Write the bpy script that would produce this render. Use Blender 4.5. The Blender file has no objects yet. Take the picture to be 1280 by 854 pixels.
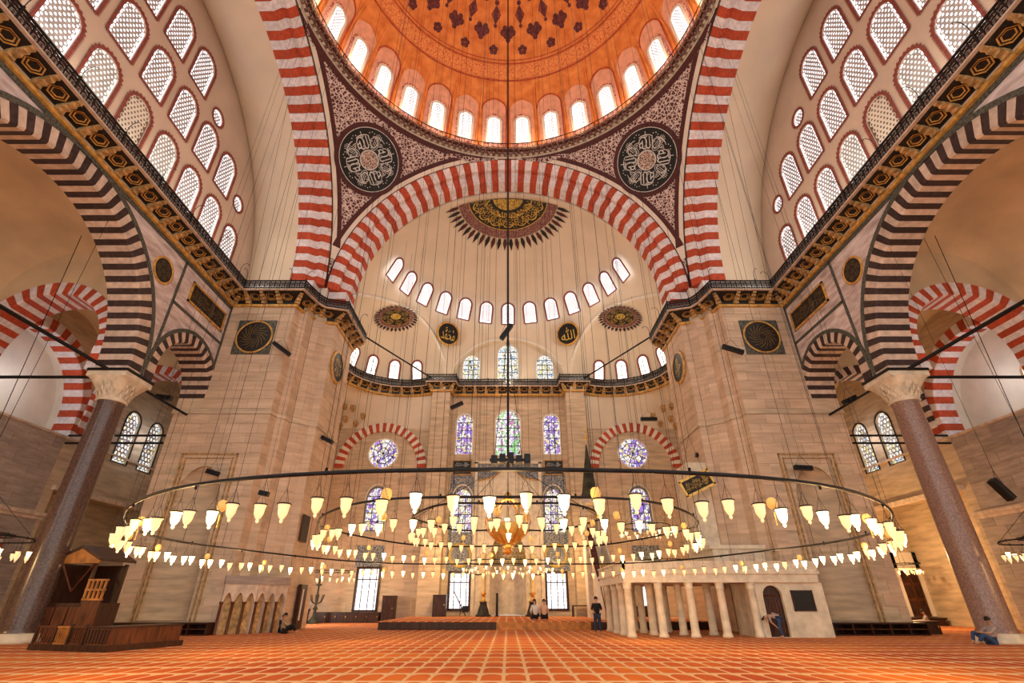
import bpy, math, random
import numpy as np
from math import sin, cos, pi, sqrt, atan2, hypot
from mathutils import Vector, Matrix, geometry
random.seed(7)
S = bpy.context.scene
COL = S.collection
R = math.radians

# ------------------------------------------------------------------ camera
cd = bpy.data.cameras.new('camera'); cam = bpy.data.objects.new('camera', cd); COL.objects.link(cam)
cam.location = (0, 0, 1.5); cam.rotation_euler = (R(90 + 28.0), 0, 0)
cd.sensor_fit = 'HORIZONTAL'; cd.sensor_width = 36; cd.lens = 612 / 1280 * 36
cd.shift_x = 5 / 1280; cd.clip_end = 300; cd.clip_start = .05
S.camera = cam
# ------------------------------------------------------------------ world and lights
w = bpy.data.worlds.new('world'); S.world = w; w.use_nodes = True
w.node_tree.nodes['Background'].inputs[0].default_value = (1.0, .95, .89, 1)
w.node_tree.nodes['Background'].inputs[1].default_value = 1.25
S.view_settings.view_transform = 'Standard'; S.view_settings.look = 'None'
S.view_settings.gamma = 1; S.view_settings.use_curve_mapping = False
S.view_settings.exposure = 0.28
YC = 16.0; ZS = 21.2

def point(loc, power, col, rad=.25):
    l = bpy.data.lights.new('lamp_or_fill_light', 'POINT'); l.energy = power; l.color = col; l.shadow_soft_size = rad
    o = bpy.data.objects.new('lamp_or_fill_light', l); COL.objects.link(o); o.location = loc
    return o
WARM = (1.0, .62, .26)
for k in range(10):                      # the burning lamps of the outer ring
    a = 2 * pi * (k + .5) / 10
    point((9.59 * cos(a), YC + 9.59 * sin(a), 2.45), 150, WARM)
for k in range(5):
    a = 2 * pi * (k + .3) / 5
    point((5.2 * cos(a), YC + 5.2 * sin(a), 2.8), 60, WARM)
for k in range(20):                      # assumed floodlights on the dome gallery, added to light the dome
    a = 2 * pi * (k + .5) / 20
    point((12.6 * cos(a), 17.2 + 12.6 * sin(a), 38.0), 82, (1.0, .66, .36), .2)
UP = 1.075                               # the dome stands a little farther off than the galleries
for sx in (-1, 1):                       # lamps of the apse and, partly assumed, of the aisles, then added fill lights
    point((sx * 24.8, 16, 3.3), 520, WARM); point((sx * 25.8, 36.5, 4.2), 900 if sx > 0 else 60, WARM)
    point((sx * 12.0, 42.0, 3.4), 330, WARM)
    point((sx * 4.6, 42.6, 4.8), 420, WARM); point((sx * 14.0, 34.5, 4.0), 120, WARM)
    point((sx * 28.7, 27.2, 13.4), 80, (.95, .95, 1)); point((sx * 27.4, 37.2, 12.5), 60, (.95, .95, 1))  # added white fills standing in for daylight from the aisle windows
    point((sx * 8, 40.0, 22.3), 330, (1, .86, .68))  # added fill to brighten the half dome, no lamp stands here
    [point((sx * 18.75, y_, 22.5), 135, (1, .88, .72), .4) for y_ in (9, 14.5, 20, 25.5)]  # added fills along the side galleries to brighten the upper walls
point((0, 44.8, 21.8), 120, (1, .84, .62)); point((12.1, 32.6, 5.5), 260, WARM)  # added fill over the apse gallery; assumed lamp, added to light the loge flank
al = bpy.data.lights.new('assumed_doorway_fill', 'AREA'); al.shape = 'RECTANGLE'; al.size = 1.6; al.size_y = 2.2; al.energy = 420; al.color = (1, .97, .93)   # added area light, as daylight from an assumed unseen doorway behind the left pier
ao = bpy.data.objects.new('assumed_doorway_fill', al); COL.objects.link(ao); ao.location = (-17.1, 39.6, 1.9); ao.rotation_euler = (R(62), 0, R(-72))
point((0, YC, 4.4), 160, WARM, .5)

# ------------------------------------------------------------------ materials
MATS = {}
def nmat(name):
    m = bpy.data.materials.new(name); m.use_nodes = True; MATS[name] = m
    nt = m.node_tree; return m, nt, nt.nodes['Principled BSDF'], nt.nodes.new, nt.links.new
def mat(name, c, rough=.7, metal=0, var=.12, scale=1.5, bump=0, rnd=0, stretch=None, emit=None, c2=None, spec=.3):
    """plain surface: colour with noise, per-object tint and fine relief"""
    m, nt, b, N, L = nmat(name)
    b.inputs['Roughness'].default_value = rough; b.inputs['Metallic'].default_value = metal
    b.inputs['Specular IOR Level'].default_value = spec
    geo = N('ShaderNodeNewGeometry'); mp = N('ShaderNodeMapping'); L(geo.outputs['Position'], mp.inputs[0])
    if stretch: mp.inputs['Scale'].default_value = stretch
    no = N('ShaderNodeTexNoise'); no.inputs['Scale'].default_value = scale; no.inputs['Detail'].default_value = 6
    L(mp.outputs[0], no.inputs['Vector'])
    mx = N('ShaderNodeMix'); mx.data_type = 'RGBA'
    c2 = c2 or tuple(x * (1 - 2.2 * var) for x in c)
    mx.inputs[6].default_value = (*[min(1, x * (1 + var)) for x in c], 1); mx.inputs[7].default_value = (*c2, 1)
    rr = N('ShaderNodeMapRange'); rr.inputs[1].default_value = .32; rr.inputs[2].default_value = .68
    L(no.outputs[0], rr.inputs[0]); L(rr.outputs[0], mx.inputs[0]); out = mx.outputs[2]
    if rnd:
        oi = N('ShaderNodeObjectInfo'); hs = N('ShaderNodeHueSaturation')
        r2 = N('ShaderNodeMapRange'); r2.inputs[3].default_value = 1 - rnd; r2.inputs[4].default_value = 1 + rnd
        L(oi.outputs['Random'], r2.inputs[0]); L(r2.outputs[0], hs.inputs['Value']); L(out, hs.inputs['Color']); out = hs.outputs[0]
    L(out, b.inputs['Base Color'])
    if emit:
        b.inputs['Emission Color'].default_value = (*emit[0], 1); b.inputs['Emission Strength'].default_value = emit[1]
    if bump:
        bp = N('ShaderNodeBump'); bp.inputs['Strength'].default_value = bump; bp.inputs['Distance'].default_value = .05
        L(no.outputs[0], bp.inputs['Height']); L(bp.outputs[0], b.inputs['Normal'])
    return m
STONE = (.60, .47, .33)
mat('stone', STONE, .75, var=.13, scale=1.2, stretch=(.5, .5, 3), rnd=.0, bump=.2)
mat('stone_block', (.60, .45, .32), .62, var=.08, scale=1.1, stretch=(.6, .6, 3.5), rnd=.09, bump=.12, c2=(.50, .36, .25))
mat('grey_block', (.40, .33, .29), .7, var=.12, scale=1.6, stretch=(.6, .6, 4), rnd=.14, bump=.2)
mat('cream', (.74, .63, .49), .8, var=.04, scale=.35)
mat('cream_light', (.80, .73, .63), .8, var=.05, scale=.8)
mat('tympanum_plaster', (.64, .50, .40), .8, var=.04, scale=.5)
mat('aisle_plaster', (.64, .50, .32), .8, var=.10, scale=.45)
mat('red_stone', (.48, .075, .030), .65, var=.12, scale=5, rnd=.12)
mat('white_stone', (.76, .71, .74), .65, var=.10, scale=4, rnd=.07)
mat('dark_stone', (.05, .03, .028), .5, var=.2, scale=5, rnd=.2)
mat('pale_stone', (.64, .50, .40), .6, var=.12, scale=3, rnd=.09)
mat('marble', (.70, .62, .61), .45, var=.12, scale=.9, stretch=(1, 1, 3.5), c2=(.40, .31, .29))
mat('green_marble', (.10, .105, .085), .4, var=.35, scale=9)
mat('white_marble', (.70, .61, .47), .42, var=.10, scale=2.5, bump=.05)
mat('granite_left', (.10, .055, .04), .22, var=.3, scale=14, spec=.6, c2=(.045, .027, .022))
mat('granite_right', (.24, .15, .115), .28, var=.3, scale=16, spec=.6, c2=(.15, .08, .065))
mat('gilt_stone', (.62, .34, .08), .45, var=.2, scale=4)
mat('bracket_stone', (.55, .34, .14), .6, var=.25, scale=5, rnd=.12)
mat('painted_red', (.10, .022, .015), .55, var=.3, scale=9)
mat('painted_black', (.022, .018, .015), .5, var=.3, scale=9)
mat('maroon', (.085, .022, .022), .55, var=.15, scale=6)
mat('window_border', (.27, .07, .055), .7, var=.15, scale=6)
mat('iron', (.018, .018, .02), .45, metal=.6, var=.2, scale=8)
mat('silver_iron', (.30, .29, .28), .4, metal=.7, var=.2, scale=8)
mat('brass', (.75, .42, .10), .28, metal=.9, var=.1, scale=6)
mat('dim_gilt', (.22, .14, .05), .5, var=.2, scale=5)
mat('gold', (.80, .52, .14), .35, metal=.55, var=.1, scale=5)
mat('black_board', (.012, .012, .011), .4, var=.2)
mat('silver_paint', (.62, .62, .60), .5, var=.1)
mat('gold_paint', (.70, .46, .10), .45, metal=.3, var=.1)
mat('lattice', (.52, .50, .50), .7, var=.1)
mat('lattice_dark', (.30, .17, .14), .7, var=.1)
mat('honey_pane', (.20, .15, .12), .8)
mat('wood_dark', (.05, .018, .010), .38, var=.25, scale=3, stretch=(3, 3, .6))
mat('wood_red', (.12, .036, .014), .38, var=.25, scale=3, stretch=(3, 3, .6))
mat('wood_honey_or_lit', (.50, .20, .045), .4, var=.2, scale=3)  # honey wood, also used where warm light is painted onto dark wood
mat('dome_plaster', (.80, .32, .09), .75, var=.10, scale=1.2, c2=(.66, .20, .05))
mat('dome_niche', (.80, .42, .29), .75, var=.08, scale=2)
mat('dome_dark', (.16, .045, .05), .7, var=.25, scale=5)
mat('dome_red', (.55, .10, .05), .7, var=.2, scale=5)
mat('tile_blue', (.09, .12, .17), .3, var=.3, scale=14, c2=(.20, .19, .18))
mat('cloth_white', (.75, .72, .68), .9); mat('cloth_peach', (.66, .40, .28), .9)
mat('cloth_black', (.010, .010, .014), .9); mat('cloth_navy', (.02, .035, .075), .9)
mat('cloth_jeans', (.035, .07, .16), .9); mat('cloth_grey', (.33, .28, .27), .9); mat('cloth_tan', (.34, .25, .15), .9)
mat('skin', (.48, .26, .17), .6); mat('hair', (.016, .011, .009), .6); mat('cloth_lightblue', (.45, .48, .58), .9)
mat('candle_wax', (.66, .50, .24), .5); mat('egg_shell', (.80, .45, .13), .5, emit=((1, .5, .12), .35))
mat('green_cloth', (.05, .05, .03), .7, var=.3); mat('gold_lattice_panel', (.50, .33, .06), .5, metal=.2, var=.3, scale=12)

def emis(name, col, s):
    m, nt, b, N, L = nmat(name); b.inputs['Base Color'].default_value = (*col, 1)
    b.inputs['Emission Color'].default_value = (*col, 1); b.inputs['Emission Strength'].default_value = s
    return m
emis('daylight', (.92, .94, 1.0), 1.15); emis('daylight_warm', (1, .96, .90), 1.1); emis('daylight_dim', (.84, .90, .88), .72)
emis('lamp_bright', (1, .78, .40), 4.0); emis('lamp_dim', (1, .70, .36), .60); emis('lamp_halo', (1, .66, .25), 2.2)
emis('lit_plaque', (1, .72, .30), .9)

def stained(name, cols, scale):
    m, nt, b, N, L = nmat(name)
    geo = N('ShaderNodeNewGeometry'); v = N('ShaderNodeTexVoronoi'); v.inputs['Scale'].default_value = scale
    mp = N('ShaderNodeMapping'); mp.inputs['Scale'].default_value = (1, 1, .8); L(geo.outputs['Position'], mp.inputs[0])
    L(mp.outputs[0], v.inputs['Vector'])
    sp = N('ShaderNodeSeparateColor'); L(v.outputs['Color'], sp.inputs[0])
    cr = N('ShaderNodeValToRGB'); cr.color_ramp.interpolation = 'CONSTANT'
    els = cr.color_ramp.elements
    while len(els) < len(cols): els.new(.5)
    for i, (p, c) in enumerate(cols): els[i].position = p; els[i].color = (*c, 1)
    L(sp.outputs[0], cr.inputs[0])
    v2 = N('ShaderNodeTexVoronoi'); v2.feature = 'DISTANCE_TO_EDGE'; v2.inputs['Scale'].default_value = scale; L(mp.outputs[0], v2.inputs['Vector'])
    st = N('ShaderNodeMath'); st.operation = 'GREATER_THAN'; st.inputs[1].default_value = .05; L(v2.outputs['Distance'], st.inputs[0])
    ml = N('ShaderNodeMath'); ml.operation = 'MULTIPLY'; ml.inputs[1].default_value = 1.0; L(st.outputs[0], ml.inputs[0])
    b.inputs['Base Color'].default_value = (.03, .03, .03, 1)
    L(cr.outputs[0], b.inputs['Emission Color']); L(ml.outputs[0], b.inputs['Emission Strength'])
W_ = (1, .95, .85)
stained('glass_violet', [(0, W_), (.30, (.38, .22, .80)), (.44, (.90, .80, 1)), (.58, (.24, .16, .55)), (.68, (.98, .72, .35)), (.80, W_), (.90, (.55, .28, .62))], 5.0)
stained('glass_green', [(0, W_), (.25, (.35, .75, .30)), (.42, (.75, .6, 1)), (.55, (.55, .85, .45)), (.70, (.65, .25, .55)), (.82, W_)], 4.5)
stained('glass_gold', [(0, W_), (.35, (.98, .80, .42)), (.55, (.45, .30, .75)), (.68, W_), (.85, (.85, .55, .65))], 5.0)
stained('glass_white', [(0, W_), (.45, (1, 1, 1)), (.66, (.95, .85, .40)), (.78, W_), (.9, (.45, .65, .85))], 4.5)

# honeycomb window seen against shade needs no light of its own; carpet, pendentive paint and ashlar get their own nodes
def carpet():
    m, nt, b, N, L = nmat('carpet'); b.inputs['Roughness'].default_value = .95; b.inputs['Specular IOR Level'].default_value = .1
    geo = N('ShaderNodeNewGeometry'); sx = N('ShaderNodeSeparateXYZ'); L(geo.outputs['Position'], sx.inputs[0])
    def M(op, a, bb=None, c=None):
        n = N('ShaderNodeMath'); n.operation = op
        for i, v in enumerate((a, bb, c)):
            if v is None: continue
            if isinstance(v, (int, float)): n.inputs[i].default_value = v
            else: L(v, n.inputs[i])
        return n.outputs[0]
    X = M('DIVIDE', M('ADD', sx.outputs[0], 100.0), .54); Y = M('DIVIDE', M('ADD', sx.outputs[1], 100.0), 1.28)
    fx = M('ABSOLUTE', M('SUBTRACT', M('FRACT', X), .5))            # 0 centre .. .5 edge
    fy = M('FRACT', Y)
    # niche: inside when |fx|<.42 and fy < .9 - arch
    arch = M('SUBTRACT', .90, M('MULTIPLY', M('POWER', M('DIVIDE', fx, .42), 3.0), .22))
    inx = M('LESS_THAN', fx, .425); iny = M('LESS_THAN', fy, arch); iny0 = M('GREATER_THAN', fy, .07)
    ins = M('MULTIPLY', M('MULTIPLY', inx, iny), iny0)
    no = N('ShaderNodeTexNoise'); no.inputs['Scale'].default_value = 7; L(geo.outputs['Position'], no.inputs['Vector'])
    n2 = N('ShaderNodeTexNoise'); n2.inputs['Scale'].default_value = .25; L(geo.outputs['Position'], n2.inputs['Vector'])
    a = N('ShaderNodeMix'); a.data_type = 'RGBA'; a.inputs[6].default_value = (.60, .155, .022, 1); a.inputs[7].default_value = (.40, .065, .018, 1)
    r = N('ShaderNodeMapRange'); r.inputs[1].default_value = .35; r.inputs[2].default_value = .65
    L(n2.outputs[0], r.inputs[0]); L(r.outputs[0], a.inputs[0])
    a2 = N('ShaderNodeMix'); a2.data_type = 'RGBA'; a2.inputs[6].default_value = (.72, .50, .28, 1); a2.inputs[7].default_value = (.52, .27, .14, 1); L(no.outputs[0], a2.inputs[0])
    mx = N('ShaderNodeMix'); mx.data_type = 'RGBA'; L(ins, mx.inputs[0]); L(a2.outputs[2], mx.inputs[6]); L(a.outputs[2], mx.inputs[7])
    L(mx.outputs[2], b.inputs['Base Color'])
    bp = N('ShaderNodeBump'); bp.inputs['Strength'].default_value = .4; bp.inputs['Distance'].default_value = .01; L(no.outputs[0], bp.inputs['Height']); L(bp.outputs[0], b.inputs['Normal'])
carpet()
def floral(name, ground, motif, scale, lo=.045):
    m, nt, b, N, L = nmat(name); b.inputs['Roughness'].default_value = .75
    geo = N('ShaderNodeNewGeometry'); v = N('ShaderNodeTexVoronoi'); v.feature = 'DISTANCE_TO_EDGE'; v.inputs['Scale'].default_value = scale
    no = N('ShaderNodeTexNoise'); no.inputs['Scale'].default_value = scale * .9; no.inputs['Detail'].default_value = 1; L(geo.outputs['Position'], no.inputs['Vector'])
    ad = N('ShaderNodeMix'); ad.data_type = 'VECTOR'; ad.inputs[0].default_value = .22 ; L(geo.outputs['Position'], ad.inputs[4]); L(no.outputs['Color'], ad.inputs[5])
    L(ad.outputs[1], v.inputs['Vector'])
    r = N('ShaderNodeMapRange'); r.inputs[1].default_value = lo; r.inputs[2].default_value = lo + .03; r.inputs[3].default_value = 1; r.inputs[4].default_value = 0
    L(v.outputs['Distance'], r.inputs[0])
    mx = N('ShaderNodeMix'); mx.data_type = 'RGBA'; mx.inputs[6].default_value = (*ground, 1); mx.inputs[7].default_value = (*motif, 1)
    L(r.outputs[0], mx.inputs[0]); L(mx.outputs[2], b.inputs['Base Color'])
floral('pendentive_paint', (.09, .026, .026), (.66, .54, .50), 5.0, .10)
floral('boss_paint', (.16, .08, .06), (.62, .52, .44), 7, .09)
floral('rim_paint', (.10, .03, .025), (.42, .30, .24), 7, .06)
floral('niche_paint', (.80, .46, .33), (.36, .05, .035), 5.5, .075)
floral('dome_band', (.86, .36, .11), (.62, .14, .05), 5, .05)
floral('black_gold', (.015, .013, .010), (.62, .42, .10), 3.2, .06)
floral('gold_field', (.66, .46, .08), (.20, .12, .03), 5, .06)
floral('maroon_band', (.16, .05, .045), (.42, .25, .20), 6, .04)
floral('tile_paint', (.10, .13, .18), (.42, .40, .36), 6, .05)

# ------------------------------------------------------------------ mesh helpers
class MB:
    def __init__(s): s.v = []; s.f = []; s.m = []
    def add(s, vs, fs, mi=0):
        o = len(s.v); s.v += [tuple(p) for p in vs]; s.f += [tuple(i + o for i in f) for f in fs]; s.m += [mi] * len(fs); return s
    def box(s, x0, x1, y0, y1, z0, z1, mi=0, M=None):
        vs = [Vector((x, y, z)) for x in (x0, x1) for y in (y0, y1) for z in (z0, z1)]
        if M: vs = [M @ v for v in vs]
        return s.add(vs, [(0, 1, 3, 2), (4, 6, 7, 5), (0, 4, 5, 1), (2, 3, 7, 6), (0, 2, 6, 4), (1, 5, 7, 3)], mi)
    def tube(s, pts, r, n=6, mi=0, closed=False):
        pts = [Vector(p) for p in pts]; k = len(pts); vs = []
        for i, p in enumerate(pts):
            a = pts[(i - 1) % k] if (closed or i) else p; b = pts[(i + 1) % k] if (closed or i < k - 1) else p
            t = (b - a).normalized(); u = t.cross(Vector((0, 0, 1)))
            if u.length < .05: u = t.cross(Vector((1, 0, 0)))
            u.normalize(); w_ = t.cross(u); rr = r[i] if isinstance(r, (list, tuple)) else r
            vs += [p + u * rr * cos(2 * pi * j / n) + w_ * rr * sin(2 * pi * j / n) for j in range(n)]
        fs = []
        for i in range(k if closed else k - 1):
            a = i * n; b = ((i + 1) % k) * n
            fs += [(a + j, a + (j + 1) % n, b + (j + 1) % n, b + j) for j in range(n)]
        if not closed: fs += [tuple(range(n)), tuple((k - 1) * n + j for j in reversed(range(n)))]
        return s.add(vs, fs, mi)
    def lathe(s, prof, n=24, c=(0, 0, 0), mi=0, a0=0, a1=2 * pi):
        full = abs(a1 - a0 - 2 * pi) < 1e-6; nn = n if full else n + 1; vs = []
        for r, z in prof:
            vs += [(c[0] + r * cos(a0 + (a1 - a0) * j / n), c[1] + r * sin(a0 + (a1 - a0) * j / n), c[2] + z) for j in range(nn)]
        fs = []
        for i in range(len(prof) - 1):
            for j in range(n):
                j2 = (j + 1) % nn; fs.append((i * nn + j, i * nn + j2, (i + 1) * nn + j2, (i + 1) * nn + j))
        return s.add(vs, fs, mi)
    def prism(s, poly, P, d0, d1, mi=0):
        n = len(poly); vs = [P(u, v, d0) for u, v in poly] + [P(u, v, d1) for u, v in poly]
        tr = geometry.tessellate_polygon([[Vector((u, v, 0)) for u, v in poly]])
        fs = [tuple(t) for t in tr] + [tuple(i + n for i in reversed(t)) for t in tr] + [(i, (i + 1) % n, (i + 1) % n + n, i + n) for i in range(n)]
        return s.add(vs, fs, mi)
    def holed(s, outer, holes, P, d=0, mi=0, reveal=0, rmi=None):
        loops = [outer] + holes; tr = geometry.tessellate_polygon([[Vector((u, v, 0)) for u, v in l] for l in loops])
        vs = [P(u, v, d) for l in loops for u, v in l]; s.add(vs, [tuple(t) for t in tr], mi)
        if reveal:
            for l in holes:
                n = len(l); vs = [P(u, v, d) for u, v in l] + [P(u, v, d + reveal) for u, v in l]
                s.add(vs, [(i, (i + 1) % n, (i + 1) % n + n, i + n) for i in range(n)], mi if rmi is None else rmi)
        return s
    def mesh(s, name, mats, smooth=False):
        me = bpy.data.meshes.new(name); me.from_pydata(s.v, [], s.f)
        for m in (mats if isinstance(mats, (list, tuple)) else [mats]): me.materials.append(MATS[m])
        me.polygons.foreach_set('material_index', s.m)
        if smooth: me.polygons.foreach_set('use_smooth', [True] * len(me.polygons))
        me.update(); return me
    def build(s, name, mats, parent=None, smooth=False, **kw):
        o = put(name, s.mesh(name, mats, smooth), parent); return tag(o, **kw)
def put(name, me, parent=None, loc=None, rot=None, sc=None, M=None):
    o = bpy.data.objects.new(name, me); COL.objects.link(o)
    if parent: o.parent = parent
    if loc is not None: o.location = loc
    if rot is not None: o.rotation_euler = rot
    if sc is not None: o.scale = sc
    if M is not None: o.matrix_local = M
    return o
def tag(o, label=None, cat=None, group=None, kind=None):
    if label: o['label'] = label
    if cat: o['category'] = cat
    if group: o['group'] = group
    if kind: o['kind'] = kind
    return o
def empty(name, loc=(0, 0, 0), rz=0, **kw):
    o = put(name, None, None, loc, (0, 0, rz)); o.empty_display_size = .1; return tag(o, **kw)
def struct(name, loc=(0, 0, 0), rz=0, label=None): return empty(name, loc, rz, kind='structure', label=label)
PY = lambda Y: (lambda u, v, d: (u, Y + d, v))             # plane facing the camera
def PX(X):                                                 # lateral plane, depth outwards
    s = 1 if X > 0 else -1
    return lambda u, v, d: (X + s * d, u, v)
def arc(cu, cv, r, a0, a1, n, rv=None):
    rv = rv or r
    return [(cu + r * cos(R(a0 + (a1 - a0) * i / n)), cv + rv * sin(R(a0 + (a1 - a0) * i / n))) for i in range(n + 1)]
def arched(w_, h_, n=12, cu=0, z0=0, point_=0):
    """outline of an arched opening from bottom left, counter-clockwise"""
    r = w_ / 2; top = arc(cu, z0 + h_ - r * (1 + point_), r, 0, 180, n, r * (1 + point_))
    return [(cu - r, z0), (cu + r, z0)] + top
def blocks(name, parent, prof, a0, a1, n, mats, gap=.025, seg=2, rot0=0):
    """voussoirs: a cross-section (depth, radius) swept in the local xz plane, one object per stone"""
    da = (a1 - a0) / n; meshes = []
    for mt in mats:
        b = MB(); k = len(prof); vs = []
        for i in range(seg + 1):
            a = R(da) * (gap / 2 + (1 - gap) * i / seg)
            vs += [(r * cos(a), d, r * sin(a)) for d, r in prof]
        fs = [(i * k + j, i * k + (j + 1) % k, (i + 1) * k + (j + 1) % k, (i + 1) * k + j) for i in range(seg) for j in range(k)]
        fs += [tuple(range(k)), tuple(seg * k + j for j in reversed(range(k)))]
        meshes.append(b.add(vs, fs).mesh(name, mt))
    for i in range(n):
        put(name, meshes[i % len(mats)], parent, rot=(0, -R(a0 + da * i), 0))
def sphere_map(C, Rr, az, el, off=0):
    """tangent coordinates (a right, b up) around a direction -> point just inside a sphere"""
    c = Vector((sin(az) * cos(el), cos(az) * cos(el), sin(el)))
    e1 = Vector((cos(az), -sin(az), 0)); e2 = e1.cross(c); C = Vector(C)
    def f(a, b, d=0):
        l = hypot(a, b)
        if l < 1e-9: return tuple(C + c * (Rr - off - d))
        t = l / Rr; q = (e1 * a + e2 * b) / l
        return tuple(C + (c * cos(t) + q * sin(t)) * (Rr - off - d))
    return f
def disc(mb, f, r0, r1, n=48, m=3, d=0, mi=0, a0=0, a1=360):
    vs = []; k = n + 1
    for i in range(m + 1):
        r = r0 + (r1 - r0) * i / m
        vs += [f(r * cos(R(a0 + (a1 - a0) * j / n)), r * sin(R(a0 + (a1 - a0) * j / n)), d) for j in range(k)]
    return mb.add(vs, [(i * k + j, i * k + j + 1, (i + 1) * k + j + 1, (i + 1) * k + j) for i in range(m) for j in range(n)], mi)
_txt = {}
def text_geo(body):
    if body not in _txt:
        cu = bpy.data.curves.new('text', 'FONT'); cu.body = body; cu.resolution_u = 3; cu.extrude = 0
        o = bpy.data.objects.new('text', cu); COL.objects.link(o); bpy.context.view_layer.update()
        me = bpy.data.meshes.new_from_object(o.evaluated_get(bpy.context.evaluated_depsgraph_get()))
        vs = [tuple(v.co) for v in me.vertices]; fs = [tuple(p.vertices) for p in me.polygons]
        bpy.data.objects.remove(o); bpy.data.curves.remove(cu); bpy.data.meshes.remove(me)
        xs = [v[0] for v in vs] or [0]; ys = [v[1] for v in vs] or [0]
        cx, cy = (min(xs) + max(xs)) / 2, (min(ys) + max(ys)) / 2; wd, ht = max(xs) - min(xs), max(ys) - min(ys)
        _txt[body] = ([((x - cx) / (wd or 1), (y - cy) / (ht or 1)) for x, y, z in vs], fs)
    return _txt[body]
def text(mb, body, P, w_, h_, cu=0, cv=0, rot=0, d=0, mi=0):
    vs, fs = text_geo(body); c, s_ = cos(rot), sin(rot)
    return mb.add([P(cu + (x * w_ * c - y * h_ * s_), cv + (x * w_ * s_ + y * h_ * c), d) for x, y in vs], fs, mi)
def stroke(mb, P, pts, wd, d=0, mi=0):
    """flat painted ribbon through 2-D points"""
    vs = []
    for i, p in enumerate(pts):
        a = pts[max(0, i - 1)]; b = pts[min(len(pts) - 1, i + 1)]; t = Vector((b[0] - a[0], b[1] - a[1]))
        if t.length < 1e-6: t = Vector((1, 0))
        t.normalize(); w2 = wd / 2 * (1 - .45 * abs(2 * i / (len(pts) - 1) - 1))
        vs += [P(p[0] - t.y * w2, p[1] + t.x * w2, d), P(p[0] + t.y * w2, p[1] - t.x * w2, d)]
    return mb.add(vs, [(2 * i, 2 * i + 1, 2 * i + 3, 2 * i + 2) for i in range(len(pts) - 1)], mi)
ALLAH = '\ufdf2'; MUH = '\ufdf4'; BASM = '\ufdfd'; SAW = '\ufdfa'; JAL = '\ufdfb'

# ------------------------------------------------------------------ windows
def inside_arch(x, z, w_, h_, m):
    r = w_ / 2; zc = h_ - r
    if z < m or abs(x) > r - m: return False
    return z <= zc or hypot(x, z - zc) < r - m
def lattice_mesh(w_, h_, p, y, mat_, t=.3, test=None):
    """honeycomb grille: one pierced hexagon per cell"""
    b = MB(); dz = p * .866; nz = int(h_ / dz) + 1; nx = int(w_ / p) + 2
    for j in range(nz + 1):
        for i in range(-nx, nx + 1):
            x = i * p + (p / 2 if j % 2 else 0); z = j * dz + .02
            ok = test(x, z) if test else inside_arch(x, z, w_, h_, p * .35)
            if not ok: continue
            o = [(x + p / sqrt(3) * sin(R(60 * q)), y, z + p / sqrt(3) * cos(R(60 * q))) for q in range(6)]
            q_ = [(x + (p * .5 - t * p * .5) * sin(R(60 * q)), y, z + (p * .5 - t * p * .5) * cos(R(60 * q))) for q in range(6)]
            b.add(o + q_, [(q, (q + 1) % 6, (q + 1) % 6 + 6, q + 6) for q in range(6)])
    return b.mesh('lattice', mat_)
def ring_mesh(name, line, wd, y0, y1, mat_, teeth=0, closed=True):
    """moulding of given width round an outline in the xz plane"""
    n = len(line); b = MB(); cx = sum(p[0] for p in line) / n; cz = sum(p[1] for p in line) / n; out = []
    for i in range(n):
        a = line[i - 1]; c = line[(i + 1) % n]; t = Vector((c[0] - a[0], c[1] - a[1])).normalized(); nn = Vector((t.y, -t.x))
        if nn.dot(Vector((line[i][0] - cx, line[i][1] - cz))) < 0: nn = -nn
        out.append((line[i][0] + nn.x * wd, line[i][1] + nn.y * wd))
    vs = [(x, y0, z) for x, z in line] + [(x, y0, z) for x, z in out] + [(x, y1, z) for x, z in out] + [(x, y1, z) for x, z in line]
    for i in range(n):
        j = (i + 1) % n
        b.add([vs[i], vs[j], vs[j + n], vs[i + n], vs[j + 2 * n], vs[i + 2 * n], vs[j + 3 * n], vs[i + 3 * n]], [(0, 1, 2, 3), (3, 2, 4, 5), (0, 1, 6, 7)])
        if teeth:
            A, B_ = Vector(out[i]), Vector(out[j]); k = max(1, int((B_ - A).length / teeth))
            t = (B_ - A) / k; nn = Vector((t.y, -t.x)).normalized()
            if nn.dot(A - Vector((cx, cz))) < 0: nn = -nn
            for q in range(k):
                p0 = A + t * q; p1 = A + t * (q + 1); pm = (p0 + p1) / 2 + nn * wd * .9
                b.add([(p0.x, y0, p0.y), (p1.x, y0, p1.y), (pm.x, y0, pm.y)], [(0, 1, 2)])
    return b.mesh(name, mat_)
def poly_mesh(name, line, y, mat_):
    tr = geometry.tessellate_polygon([[Vector((x, z, 0)) for x, z in line]])
    return MB().add([(x, y, z) for x, z in line], [tuple(t) for t in tr]).mesh(name, mat_)
def wtemplate(w_, h_, pane, lat, p, y0=0., border=.11, teeth=.12, latmat='lattice', bmat='window_border', n=12, t=.3, circle=False):
    """parts of a window; y0 shifts pane and grille back into the opening"""
    line = arc(0, w_ / 2, w_ / 2, 0, 337.5, 15) if circle else arched(w_, h_, n)
    test = (lambda x, z: hypot(x, z - w_ / 2) < w_ / 2 - p * .3) if circle else None
    parts = [('window_frame', ring_mesh('window_frame', line, border, -.05, .02, bmat, teeth)),
             ('pane', poly_mesh('pane', line, y0 - .015, pane))]
    if lat: parts.append(('lattice', lattice_mesh(w_, h_ if not circle else w_, p, y0 - .035, latmat, t, test)))
    return parts
WN = [0]
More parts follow.
